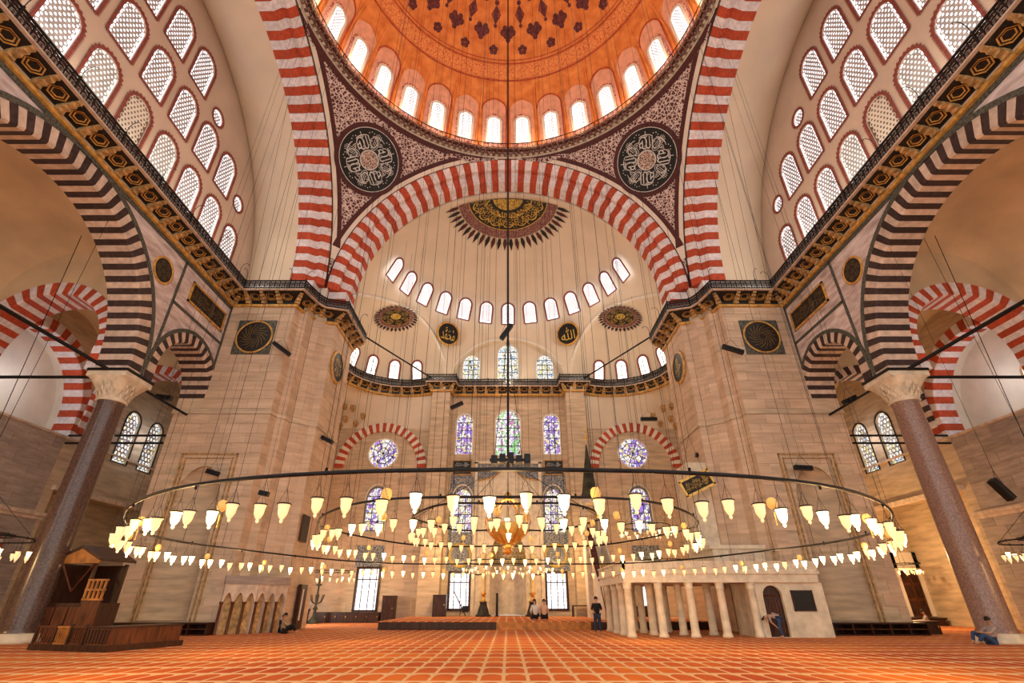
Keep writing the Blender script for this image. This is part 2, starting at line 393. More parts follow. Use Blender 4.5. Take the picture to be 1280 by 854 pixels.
def window(tmpl, loc, rz=0, tilt=0, label=None, sc=1):
    WN[0] += 1
    o = struct('window_%d' % WN[0], loc, label=label)
    o.matrix_world = Matrix.Translation(loc) @ Matrix.Rotation(rz, 4, 'Z') @ Matrix.Rotation(tilt, 4, 'X') @ Matrix.Scale(sc, 4)
    for nm, me in tmpl: 
        c = put(nm, me, o)
        if nm == 'lattice': c['kind'] = 'stuff'
    return o

# ------------------------------------------------------------------ floor
MB().add([(-34, -8, 0), (34, -8, 0), (34, 50, 0), (-34, 50, 0)], [(0, 1, 2, 3)]).build('floor', 'carpet', kind='structure', label='red and orange carpet woven with rows of small arched prayer niches')

MARK0 = set(COL.objects)
# ------------------------------------------------------------------ main dome, its gallery and the pendentives
DZ = 34.8; DR = 13.0
dome = struct('ceiling', label='great orange painted dome over the centre of the hall')
prof = [(DR * cos(R(e)), DZ + DR * sin(R(e))) for e in range(0, 91, 3)]
MB().lathe([(13.0, 34.2)] + prof, 96, (0, YC, 0)).build('dome_shell', 'dome_plaster', dome, True)
def zring(z0, z1, off, matn, name, n=96):
    pr_ = []
    for i in range(4):
        z = z0 + (z1 - z0) * i / 3; pr_.append((sqrt(DR * DR - (z - DZ) ** 2) - off, z))
    return MB().lathe(pr_, n, (0, YC, 0)).build(name, matn, dome, True)
zring(41.75, 42.65, .05, 'dome_band', 'painted_band')
zring(42.72, 42.80, .06, 'dome_red', 'painted_line'); zring(41.55, 41.66, .06, 'dome_red', 'painted_line'); zring(42.95, 43.0, .06, 'dome_red', 'painted_line')
NW = 32
dwin = wtemplate(1.02, 2.6, 'daylight', True, .20, 0, .20, 0, bmat='cream_light', t=.22)
nl = arched(2.05, 5.0, 14); ins = arched(1.5, 3.7, 12)
for k in range(NW):
    az = 2 * pi * (k + .5) / NW; f = sphere_map((0, YC, DZ), DR, az, R(8), .04)
    b = MB(); pts = nl + []
    # niche panel: strips up the wall so that it follows the dome
    def strip(line, mi, d, wd):
        rows = 14; h_ = max(p[1] for p in line); vs = []
        for i in range(rows + 1):
            z = h_ * i / rows * .999; r = wd / 2; zc = h_ - r
            x = r if z < zc else sqrt(max(0, r * r - (z - zc) ** 2))
            vs += [f(x * q / 2, z - 1.3, d) for q in (-2, -1, 0, 1, 2)]
        b.add(vs, [(i * 5 + q, i * 5 + q + 1, i * 5 + q + 6, i * 5 + q + 5) for i in range(rows) for q in range(4)], mi)
    strip(nl, 0, 0, 2.05); strip(ins, 1, .03, 1.55)
    o = b.build('niche_panel', ['dome_niche', 'niche_paint'], dome, True)
    b = MB(); b.tube([f(x, z - 1.3, .02) for x, z in arched(2.12, 5.06, 14)[1:]], .05, 5); b.build('niche_moulding', 'dome_red' if k % 2 else 'dome_plaster', dome)
    e = R(8.5); x, y = (DR - .22) * cos(e) * sin(az), (DR - .22) * cos(e) * cos(az)
    window(dwin, (x, YC + y, DZ + .95), -az, R(9), sc=1)
    b = MB(); az2 = 2 * pi * k / NW                     # ribs between the niches
    g = sphere_map((0, YC, DZ), DR, az2, R(8), .0)
    b.tube([g(0, z, .03) for z in (-1, 0, 1, 2, 3, 4, 4.6)], .10, 5); b.build('rib', 'dome_plaster', dome, True)
# painted motifs higher up: alternating dark medallions, palmettes and drops
def motif(az, el, kind, s_):
    f = sphere_map((0, YC, DZ), DR, az, el, .03); b = MB()
    if kind == 0:
        for (a, c, r) in ((0, 0, .42), (-.38, .1, .26), (.38, .1, .26), (0, -.42, .2), (-.25, .42, .2), (.25, .42, .2)):
            disc(b, (lambda u, v, d=0, a=a, c=c: f(u + a * s_, v + c * s_, d)), 0, r * s_, 10, 1, random.random() * .01)
    elif kind == 1:
        b.add([f(0, -.75 * s_, .01), f(.42 * s_, 0, .01), f(0, .75 * s_, .01), f(-.42 * s_, 0, .01)], [(0, 1, 2, 3)])
        disc(b, (lambda u, v, d=0: f(u, v - .85 * s_, d)), 0, .16 * s_, 8, 1); disc(b, (lambda u, v, d=0: f(u, v + .9 * s_, d)), 0, .2 * s_, 8, 1)
        disc(b, (lambda u, v, d=0: f(u, v, .02)), 0, .3 * s_, 12, 1, mi=1)
    else:
        for q in range(5):
            a = R(72 * q + 90); disc(b, (lambda u, v, d=0, a=a: f(u + .28 * s_ * cos(a), v + .28 * s_ * sin(a), d)), 0, .24 * s_, 8, 1, q * .003)
    b.build('painted_motif', ['dome_dark', 'dome_red'], dome, True)
for k in range(24):
    motif(2 * pi * (k + .5) / 24, R(42.5), 2, .8); motif(2 * pi * k / 24, R(48), 0, 1.05)
    motif(2 * pi * (k + .5) / 24, R(54), 1, .95)
    if k % 2: motif(2 * pi * k / 24, R(60), 0, .9)
    if k % 3 == 0: motif(2 * pi * k / 24, R(68), 1, 1.0)

rim = struct('trim_dome_gallery', label='iron railed gallery with a fringe of painted teeth round the foot of the dome')
b = MB(); b.lathe([(13.02, 34.12), (12.95, 34.4), (12.72, 34.42)], 128, (0, YC, 0)); b.build('white_band', 'white_marble', rim, True)
MB().lathe([(12.9, 34.40), (12.62, 34.62), (12.45, 34.70), (12.35, 34.72), (12.35, 34.80), (13.0, 34.80)], 128, (0, YC, 0)).build('painted_cove', 'rim_paint', rim, True)
b = MB()
for k in range(170):
    a = 2 * pi * k / 170; c, s_ = cos(a), sin(a)
    M = Matrix.Translation((0, YC, 0)) @ Matrix.Rotation(a, 4, 'Z')
    b.box(12.56, 12.88, -.11, .11, 34.36, 34.60, 0, M); b.box(12.40, 12.6, -.14, .14, 34.56, 34.72, 1, M)
b.build('teeth', ['rim_paint', 'painted_red'], rim, kind='stuff')
b = MB()
for z, r in ((35.32, .035), (34.88, .02)): b.tube([(12.38 * cos(2 * pi * k / 96), YC + 12.38 * sin(2 * pi * k / 96), z) for k in range(96)], r, 5, 0, True)
for k in range(192):
    a = 2 * pi * k / 192; b.tube([(12.38 * cos(a), YC + 12.38 * sin(a), 34.8), (12.38 * cos(a), YC + 12.38 * sin(a), 35.32)], .02 if k % 6 else .04, 4)
b.build('railing', 'iron', rim)

PR = 13 * sqrt(2); C0 = (0, YC, ZS)
def pendentive(sx, sy):
    nm = ('right' if sx > 0 else 'left') + ' far' if sy > 0 else 'rear'
    p = struct('trim_pendentive', label='maroon painted pendentive with pale scrollwork and a round inscription, ' + ('right' if sx > 0 else 'left') + ' of the main arch' if sy > 0 else 'rear pendentive')
    rows = 30; cols = 20; vs = []
    for i in range(rows + 1):
        z = 13 * (i / rows) ** 1.0; rho = sqrt(max(0, PR * PR - z * z)); a0 = math.acos(min(1, 13 / rho)); a1 = pi / 2 - a0
        for j in range(cols + 1):
            a = a0 + (a1 - a0) * j / cols; vs.append((sx * rho * cos(a), YC + sy * rho * sin(a), ZS + z))
    MB().add(vs, [(i * (cols + 1) + j, i * (cols + 1) + j + 1, (i + 1) * (cols + 1) + j + 1, (i + 1) * (cols + 1) + j) for i in range(rows) for j in range(cols)]).build('painted_ground', 'pendentive_paint', p, True)
    if sy < 0: return
    # borders: maroon stripe outside a cream one along both arches and under the dome
    def band(fn, w0, w1, matn, off, n=48):
        vs = []
        for i in range(n + 1):
            for w_ in (w0, w1): vs.append(fn(i / n, w_, off))
        MB().add(vs, [(2 * i, 2 * i + 1, 2 * i + 3, 2 * i + 2) for i in range(n)]).build('painted_border', matn, p, True)
    def edge(axis):
        def fn(t, w_, off):
            e = R(2 + 85.5 * t); dz = 13 * sin(e); q = 13 * cos(e); o = 13 - w_      # inset from the plane
            rr = PR - off; rho2 = rr * rr - dz * dz; other = sqrt(max(0.0, rho2 - o * o))
            return (sx * o, YC + sy * other, ZS + dz) if axis else (sx * other, YC + sy * o, ZS + dz)
        return fn
    def edge_lim(axis, w0, w1, m, off):
        g = edge(axis); n = 56; vs = []
        for i in range(n + 1):
            for w_ in (w0, w1):
                x, y, z = g(i / n, w_, off)
                vs.append((x, y, z))
        fs = []
        for i in range(n):
            q = [vs[2 * i], vs[2 * i + 1], vs[2 * i + 3], vs[2 * i + 2]]
            if all(abs(v[0]) <= 13.02 and (v[1] - YC) <= 13.02 and abs(v[0]) > 0 for v in q) and hypot(q[0][0], q[0][1] - YC) > 12.9 and (abs(q[0][0]) + (q[0][1] - YC)) > 13 and (m != 'maroon' or q[0][2] > ZS + 2.4): fs.append((2 * i, 2 * i + 1, 2 * i + 3, 2 * i + 2))
        MB().add(vs, fs).build('painted_border', m, p, True)
    for ax in (True, False):
        edge_lim(ax, 0.0, .26, 'cream_light', .03); edge_lim(ax, .26, .50, 'maroon', .04)
    n = 40; vs = []
    for i in range(n + 1):
        a = R(5 + 80 * i / n)
        for z in (12.72, 13.0):
            rho = sqrt((PR - .05) ** 2 - z * z); vs.append((sx * rho * cos(a), YC + sy * rho * sin(a), ZS + z))
    MB().add(vs, [(2 * i, 2 * i + 1, 2 * i + 3, 2 * i + 2) for i in range(n)]).build('painted_border', 'maroon', p, True)
    # round inscription
    az = atan2(sx, sy); f = sphere_map(C0, PR, az, R(34.2), .07)
    m_ = struct('trim_round_inscription', label='black disc of silver radial calligraphy with a small pale boss, on the %s pendentive' % ('right' if sx > 0 else 'left'))
    b = MB(); disc(b, f, 0, 2.72, 64, 6, 0, 0); b.build('maroon_ring', 'maroon', m_, True)
    b = MB(); disc(b, f, 0, 2.36, 64, 6, .05, 0); b.build('black_field', 'black_board', m_, True)
    b = MB(); disc(b, f, 0, .72, 32, 2, .12, 0); b.build('boss', 'boss_paint', m_, True)
    b = MB(); disc(b, f, .68, .76, 32, 1, .13); disc(b, f, 2.33, 2.38, 64, 1, .07)
    for k in range(8):
        a = R(45 * k + (22.5 if sx > 0 else 0)); c, s_ = cos(a), sin(a)
        text(b, ALLAH if k % 2 else JAL, f, 1.12, 1.30, 1.46 * c, 1.46 * s_, a - pi / 2, .09)
        def pl(pts): return [(.87 * (x * c - y * s_), .87 * (x * s_ + y * c)) for x, y in pts]
        stroke(b, f, pl([(1.55 + .42 * cos(t_), .28 + .34 * sin(t_)) for t_ in [R(q) for q in range(-160, 130, 15)]]), .085, .10)
        stroke(b, f, pl([(2.12 - .25 * (1 - cos(t_)), .62 * sin(t_)) for t_ in [R(q) for q in range(-70, 75, 12)]]), .08, .12)
        for q in range(3): disc(b, (lambda u, v, d=0, q=q, a=a: f(u + (1.95 + .08 * (q % 2)) * cos(a + .25 + .1 * q), v + (2.0 + .08 * (q % 2)) * sin(a + .25 + .1 * q), d)), 0, .045, 6, 1, .12)
    b.build('calligraphy', 'silver_paint', m_)
for sx in (-1, 1):
    for sy in (-1, 1): pendentive(sx, sy)

# ------------------------------------------------------------------ great arches of red and white stones
A = struct('main_arch', (0, YC + 13, ZS), label='great arch of red and white stones between the far piers')
profF = [(-.02, 12.92), (.0, 12.62), (.35, 12.16), (.75, 12.22), (1.0, 11.92), (1.2, 11.62), (2.3, 11.62), (2.3, 12.92)]
blocks('voussoir', A, profF, 0, 180, 69, ['red_stone', 'white_stone'])
for s in (-1, 1):
    for q in range(3): MB().box(min(s * 11.62, s * 12.88), max(s * 11.62, s * 12.88), 0.45, 2.3, -.59 * (q + 1), -.59 * q - .02).build('springer', ['white_stone', 'red_stone'][q % 2], A)
    MB().box(min(s * 12.85, s * 13.75), max(s * 12.85, s * 13.75), -.02, 2.2, -1.8, .05).build('corner_plaster', 'cream_light', A)
b = MB(); n = 64; vs = []
for i in range(n + 1):
    a = R(180 * i / n)
    for r in (12.90, 13.02): vs.append((r * cos(a), -.03, r * sin(a)))
b.add(vs, [(2 * i, 2 * i + 1, 2 * i + 3, 2 * i + 2) for i in range(n)]); b.build('edge_line', 'maroon', A)
SIDE = {-1: 'left', 1: 'right'}
for s in (-1, 1):
    A = struct('lateral_arch', (s * 13.2, YC, ZS), -s * pi / 2, label='great arch of red and white stones over the %s side wall' % SIDE[s])
    profL = [(-.2, 12.98), (-.2, 12.72), (.25, 12.28), (.6, 12.42), (1.0, 11.98), (1.9, 11.94), (1.9, 12.98)]
    blocks('voussoir', A, profL, 0, 180, 69, ['red_stone', 'white_stone'])
    b = MB(); n = 64; vs = []
    for i in range(n + 1):
        a = R(180 * i / n)
        for r, d in ((12.72, -.24), (13.0, -.22)): vs.append((r * cos(a), d, r * sin(a)))
    b.add(vs, [(2 * i, 2 * i + 1, 2 * i + 3, 2 * i + 2) for i in range(n)]); b.build('edge_line', 'painted_black', A)
    for e in (-1, 1):
        for q in range(3): MB().box(min(e * 11.98, e * 12.9), max(e * 11.98, e * 12.9), .25, 1.9, -.59 * (q + 1), -.59 * q - .02).build('springer', ['white_stone', 'red_stone'][q % 2], A)
    # plastered vault behind the stones, flaring to the tympanum
    b = MB(); n = 90; pf = [(1.85, 11.98), (2.4, 12.02), (3.2, 12.15), (4.2, 12.5), (5.0, 12.95), (5.6, 13.4), (6.0, 13.75), (6.1, 13.95)]; vs = []
    angs = [None] + [180 * i / n for i in range(n + 1)] + [None]
    for i, a in enumerate(angs):
        for d, r in pf:
            if a is None: vs.append((r if i == 0 else -r, d, -1.85))
            else: vs.append((r * cos(R(a)), d, r * sin(R(a))))
    k = len(pf); b.add(vs, [(i * k + j, i * k + j + 1, (i + 1) * k + j + 1, (i + 1) * k + j) for i in range(n + 2) for j in range(k - 1)])
    b.build('plaster_vault', 'cream', A, True)
    # tympanum wall pierced with windows
    TX = 19.28; Pl = PX(s * TX); holes = []; wins = []
    Wd, Hh = 1.62, 2.95
    for row, (z0, ys) in enumerate(((21.95, (2.6, 5.0, 7.4, 9.75, 12.15, 14.55, 16.95, 19.35, 21.75, 24.15, 26.55)), (25.85, (5.0, 7.4, 9.75, 12.15, 14.55, 16.95, 19.35, 21.75, 24.15)), (29.75, (9.75, 12.15, 14.55, 16.95, 19.35)))):
        for y in ys:
            if y < 6: continue
            hh = Hh; ww = Wd
            if row == 0 and y > 26: ww, hh = 1.45, 2.6
            holes.append(arched(ww, hh, 10, y, z0)); wins.append((y, z0, ww, hh))
    circ = [(21.75, 29.9, .52), (26.25, 26.55, .52)]
    for y, z, r in circ: holes.append(arc(y, z, r, 0, 337.5, 15))
    outer = [(YC - 14.0, 19.3), (YC + 14.0, 19.3)] + arc(YC, ZS, 14.0, 0, 180, 60)
    T = struct('wall_' + SIDE[s] + '_tympanum', label='%s wall under the great arch pierced with rows of honeycomb windows' % SIDE[s])
    b = MB(); b.holed(outer, holes, Pl, 0, 0, .28); b.build('plaster', 'tympanum_plaster', T)
    tw = wtemplate(Wd, Hh, 'daylight', True, .25, .10, .13, .13, t=.46); tws = wtemplate(1.45, 2.6, 'daylight', True, .25, .10, .13, .13, t=.46)
    tw2 = wtemplate(Wd, Hh, 'honey_pane', True, .25, .10, .13, .13, latmat='cream_light', t=.46)
    tw3 = wtemplate(Wd, Hh, 'daylight_dim', True, .25, .10, .13, .13, t=.46)
    twc = wtemplate(1.04, 1.04, 'daylight', True, .22, .10, .11, .12, t=.4, circle=True)
    for y, z0, ww, hh in wins:
        t_ = tw if hh == Hh else tws
        if z0 < 23 and abs(y - 16.95) < .1: t_ = tw2
        if z0 < 23 and (abs(y - 14.55) < .1 or abs(y - 19.35) < .1): t_ = tw3
        window(t_, (s * TX, y, z0), -s * pi / 2)
    for y, z, r in circ: window(twc, (s * TX, y, z - r), -s * pi / 2)

# the whole upper group is set out for the gallery plane and enlarged about the eye point to its true size
EYE = Vector((0, 0, 1.5)); SM = Matrix.Translation(EYE) @ Matrix.Scale(UP, 4) @ Matrix.Translation(-EYE)
bpy.context.view_layer.update()
for o in [o for o in COL.objects if o not in MARK0 and o.parent is None]: o.matrix_world = SM @ o.matrix_world
DZ2, DR2, YC2 = 1.5 + (DZ - 1.5) * UP, DR * UP, YC * UP
def dome_top(x, y): return DZ2 + sqrt(max(.1, DR2 * DR2 - x * x - (y - YC2) ** 2)) - .05
# ------------------------------------------------------------------ half dome with its exedras over the qibla wall
HK = 1.04; HZ = 1.5 + (ZS - 1.5) * HK; HC = (0, 32.5 * HK, HZ); HR = 12.5 * HK
def half_top(x, y): return HZ + sqrt(max(.1, HR * HR - x * x - (y - HC[1]) ** 2)) - .05
def half_dome():
    na, ne = 420, 170
    az = np.radians(np.linspace(-90, 90, na + 1)); el = np.radians(90 * np.linspace(0, 1, ne + 1) ** 1.25)
    A_, E_ = np.meshgrid(az, el); dx, dy, dz = np.sin(A_) * np.cos(E_), np.cos(A_) * np.cos(E_), np.sin(E_)
    sph = []
    for s in (-1, 1):
        for t in np.linspace(0, 1, 9): sph.append((s * (9.9 + .4 * t), 36.4 - HC[1] + (41.2 - 36.4) * t, 21.2 - HZ, 4.55 + 1.0 * t))
    def inside(t):
        x, y, z = dx * t, dy * t, dz * t
        r = x * x + y * y + z * z < HR * HR
        for (cx, cy, cz, rr) in sph: r |= (x - cx) ** 2 + (y - cy) ** 2 + (z - cz) ** 2 < rr * rr
        zz = 4.6 + .16 * np.clip(y + HC[1] - 42.5, 0, 5)
        r |= (x / 5.75) ** 2 + ((z + HZ - 21.0) / zz) ** 2 < 1
        return r & (y < 46.95 - HC[1])
    far = np.full(A_.shape, 11.8)
    for t in np.arange(11.8, 20, .08): far = np.where(inside(t), t, far)
    lo, hi = far, far + .08
    for _ in range(6):
        m = (lo + hi) / 2; ok = inside(m); lo = np.where(ok, m, lo); hi = np.where(ok, hi, m)
    Pz = np.stack([dx * lo + HC[0], dy * lo + HC[1], dz * lo + HC[2]], -1); sk = Pz[:1].copy(); sk[..., 2] = 20.75
    out = (lo > HR + .03) & (np.abs(A_) < R(89)); out[0] = out[0]
    crv = []
    for j in range(na + 1):
        w_ = np.where(out[:, j])[0]; crv.append(el[w_.max() + 1] if len(w_) else None)
    seg = []; runs = []
    for j, e_ in enumerate(crv):
        if e_ is not None and e_ > R(1): seg.append((az[j], e_))
        elif seg: runs.append(seg); seg = []
    if seg: runs.append(seg)
    half_dome.runs = [r_ for r_ in runs if len(r_) > 12]
    P = np.concatenate([sk, Pz], 0).reshape(-1, 3); ne += 1
    k = na + 1; idx = np.arange((ne) * (na)).reshape(ne, na); i = idx // na; j = idx % na; q = i * k + j
    F = np.stack([q, q + 1, q + k + 1, q + k], -1).reshape(-1, 4)
    me = bpy.data.meshes.new('half_dome'); me.from_pydata(P.tolist(), [], F.tolist()); me.materials.append(MATS['cream'])
    me.polygons.foreach_set('use_smooth', [True] * len(me.polygons)); me.update()
    return me
hd = struct('ceiling_half_dome', label='cream half dome with two side niches beyond the main arch')
put('plaster_shell', half_dome(), hd)
for run in half_dome.runs:
    k = len(run); sm_ = [(run[i][0], sum(run[q][1] for q in range(max(0, i - 4), min(k, i + 5))) / len(range(max(0, i - 4), min(k, i + 5)))) for i in range(k)]
    b = MB(); vs = []
    for i, (a, e_) in enumerate(sm_):
        a2, e2 = sm_[min(k - 1, i + 1)]; a1, e1 = sm_[max(0, i - 1)]; t = Vector(((a2 - a1) * cos(e_), e2 - e1)).normalized(); nrm = Vector((-t.y, t.x))
        for q, rr in ((0, HR - .01), (0, HR - .07), (.30 / HR, HR - .07), (.30 / HR, HR - .0)):
            aa, ee = a + nrm.x * q / max(.2, cos(e_)), e_ + nrm.y * q
            vs.append((HC[0] + rr * sin(aa) * cos(ee), HC[1] + rr * cos(aa) * cos(ee), HC[2] + rr * sin(ee)))
    b.add(vs, [(4 * i + q, 4 * i + q + 1, 4 * i + q + 5, 4 * i + q + 4) for i in range(k - 1) for q in range(3)]); b.build('lit_arch_edge', 'cream_light', hd, True)  # pale strip paints in the light caught by the arch edge
b = MB(); vs = []                                  # barrel strip between arch and half dome, and its wall below
for i in range(61):
    a = R(180 * i / 60)
    for y, r_, z_ in ((33.66, 13.25, 22.7), (HC[1] + .02, HR, HZ)): vs.append((r_ * cos(a), y, z_ + r_ * sin(a)))
b.add(vs, [(2 * i, 2 * i + 1, 2 * i + 3, 2 * i + 2) for i in range(60)])
b.build('barrel_strip', 'cream', hd, True)
b = MB(); vs = []
for i in range(61):
    a = R(180 * i / 60)
    for r in (12.9, 13.8): vs.append((r * cos(a), 33.63, HZ + .7 + r * sin(a)))
b.add(vs, [(2 * i, 2 * i + 1, 2 * i + 3, 2 * i + 2) for i in range(60)]); b.build('arch_back', 'cream', hd)
hw = wtemplate(1.12, 2.0, 'daylight', True, .16, 0, .13, .12, t=.28)
for k in range(-6, 7):
    a = R(12.5 * k); r = 10.74 * HK
    window(hw, (r * sin(a) , HC[1] + r * cos(a), HZ + 5.35 * HK), -a, R(28), sc=HK)
ew = wtemplate(.92, 1.85, 'daylight_warm', False, .2, 0, .14, .13)
bar = MB()
for z in (.35, .85, 1.3): bar.box(-.4, .4, -.05, -.03, z - .02, z + .02)
bar.box(-.02, .02, -.05, -.03, 0, 1.75); barm = bar.mesh('glazing_bar', 'iron')
for s in (-1, 1):
    for k in range(5):
        a = R(-66 + 25.5 * k) if s > 0 else R(66 - 25.5 * k)      # azimuth around the exedra centre
        a = -s * R(-8 + 0) + s * R(-58 + 26.5 * k) if False else s * R(68.5 - 26 * k)
        r = 5.38
        if k == 4: continue
        o = window(ew, (s * 10.3 + r * sin(a), 41.2 + r * cos(a), ZS + .62), -a, R(14)); put('glazing_bar', barm, o)
# painted medallions in the vaults
def vault_medallion(f, r, petals, a0, a1, label, n=60):
    m_ = struct('trim_vault_medallion', label=label)
    b = MB(); disc(b, f, r * .80, r, n, 2, 0, 0, a0, a1); b.build('maroon_ring', 'maroon_band', m_, True)
    b = MB(); disc(b, f, 0, r * .80, n, 4, .02, 0, a0, a1); b.build('calligraphy_field', 'black_board', m_, True)
    b = MB(); disc(b, f, 0, r * .30, 24, 2, .08, 0, a0, a1); b.build('gold_centre', 'gold_field', m_, True)
    b = MB(); disc(b, f, r * .785, r * .80, n, 1, .05, 0, a0, a1)
    k = 7
    for i in range(k):
        a = a0 + (a1 - a0) * (i + .5) / k
        text(b, BASM if i % 2 == 0 else SAW, f, r * .40, r * .40, r * .54 * cos(R(a)), r * .54 * sin(R(a)), R(a) + pi / 2, .06)
        stroke(b, f, [(r * (.66 + .07 * sin(3 * q)) * cos(R(a + (q - .5) * 20)), r * (.66 + .07 * sin(3 * q)) * sin(R(a + (q - .5) * 20))) for q in [x / 8 for x in range(9)]], r * .025, .07)
        stroke(b, f, [(r * (.43 - .05 * cos(4 * q)) * cos(R(a + (q - .5) * 22)), r * (.43 - .05 * cos(4 * q)) * sin(R(a + (q - .5) * 22))) for q in [x / 8 for x in range(9)]], r * .02, .07)
    b.build('calligraphy', 'gold_paint', m_)
    for i in range(petals):
        a = R(a0 + (a1 - a0) * (i + .5) / petals); w2 = pi * r / petals * (a1 - a0) / 360 * .78; c, s_ = cos(a), sin(a)
        def q(x, y): return f(x * c - y * s_, x * s_ + y * c, .02)
        MB().add([q(r * 1.0, -w2 * .5), q(r * 1.03, w2 * .0), q(r * 1.0, w2 * .5), q(r * 1.13, w2 * 1.0), q(r * 1.30, 0), q(r * 1.13, -w2 * 1.0)], [(0, 1, 2, 3, 4, 5)]).build('petal', 'painted_black' if i % 2 else 'maroon', m_)
f = sphere_map(HC, HR, 0, R(88.0), .05)
vault_medallion(f, 4.7, 26, 181, 359, 'large painted half medallion of black and gold calligraphy with dark petals at the crown of the half dome')
for s in (-1, 1):
    f = sphere_map((s * 10.3, 41.2, ZS), 5.5, s * R(60), R(80), .06)
    vault_medallion(f, 1.75, 30, 0, 360, 'small dark medallion with gold calligraphy in the vault of the %s side niche' % SIDE[s], 40)
# round boards of calligraphy on the half dome
for s, word in ((-1, MUH), (1, ALLAH)):
    d_ = Vector((s * 6.15, 43.8 - HC[1], 25.7 - HC[2])).normalized(); az = atan2(d_.x, d_.y)
    o = empty('calligraphy_disc', (s * 6.12, 43.75, 25.65), -az, label='round black board with gold calligraphy %s the centre of the half dome' % ('left of' if s < 0 else 'right of'), cat='wall sign')
    o.rotation_euler = (R(12), 0, -az); o['group'] = 'round calligraphy boards'
    MB().lathe([(0, 0), (1.12, 0), (1.12, .06), (0, .06)], 48).build('board', 'black_board', o).matrix_local = Matrix.Rotation(R(90), 4, 'X')
    MB().lathe([(1.08, -.02), (1.25, -.02), (1.25, .10), (1.08, .10)], 48).build('gilt_rim', 'gilt_stone', o).matrix_local = Matrix.Rotation(R(90), 4, 'X')
    b = MB(); P = lambda u, v, d: (u, -.09 - d, v)
    text(b, word, P, 1.5, 1.35)
    b.build('lettering', 'gold_paint', o)

# ------------------------------------------------------------------ piers of ashlar
WALK = 20.05                                     # underside of the gallery cornice
CH = [(15.05, 29.5), (14.95, 30.2), (14.55, 30.5), (14.42, 31.2), (13.95, 31.5), (13.5, 31.98), (13.0, 32.05), (13.0, 36.3)]
def ashlar(name, parent, P, u0, u1, v0, v1, ch, bl, matn, skip=None, off=.03, jit=.25):
    """dressed stones, each an object, on a rectangle of a wall"""
    n = round((v1 - v0) / ch); hh = (v1 - v0) / n; k = max(1, round((u1 - u0) / bl)); ww = (u1 - u0) / k
    cache = {}
    for r in range(n):
        shift = (r % 2) * .5; cuts = [u0] + [u0 + ww * (i + shift + (.08 if r % 3 else -.06)) for i in range(k + 1)] + [u1]
        cuts = sorted(c for c in cuts if u0 <= c <= u1); z = v0 + hh * r
        cl = [cuts[0]]
        for c in cuts[1:]:
            if c - cl[-1] > .25: cl.append(c)
        cl[-1] = u1
        for a, c in zip(cl[:-1], cl[1:]):
            if skip and skip((a + c) / 2, z + hh / 2, a, c): continue
            L_ = round(c - a, 2)
            if L_ not in cache:
                g = .012; b = MB()
                vs = [(x, y, zz) for (x, zz) in ((g, g), (L_ - g, g), (L_ - g, hh - g), (g, hh - g)) for y in (0, -off)]
                vs = [vs[0], vs[2], vs[4], vs[6], vs[1], vs[3], vs[5], vs[7]]
                cache[L_] = b.add(vs, [(4, 5, 6, 7), (0, 1, 5, 4), (1, 2, 6, 5), (2, 3, 7, 6), (3, 0, 4, 7)]).mesh(name, matn)
            o = put(name, cache[L_], parent); o.matrix_local = P(a, z)
def frame_from(p0, p1):
    """matrix maker for a vertical wall running from p0 to p1 (room on its -y side)"""
    t = Vector((p1[0] - p0[0], p1[1] - p0[1])).normalized(); rz = atan2(t.y, t.x)
    def P(u, v): return Matrix.Translation((p0[0] + t.x * u, p0[1] + t.y * u, v)) @ Matrix.Rotation(rz, 4, 'Z')
    return P, Vector((p1[0] - p0[0], p1[1] - p0[1])).length
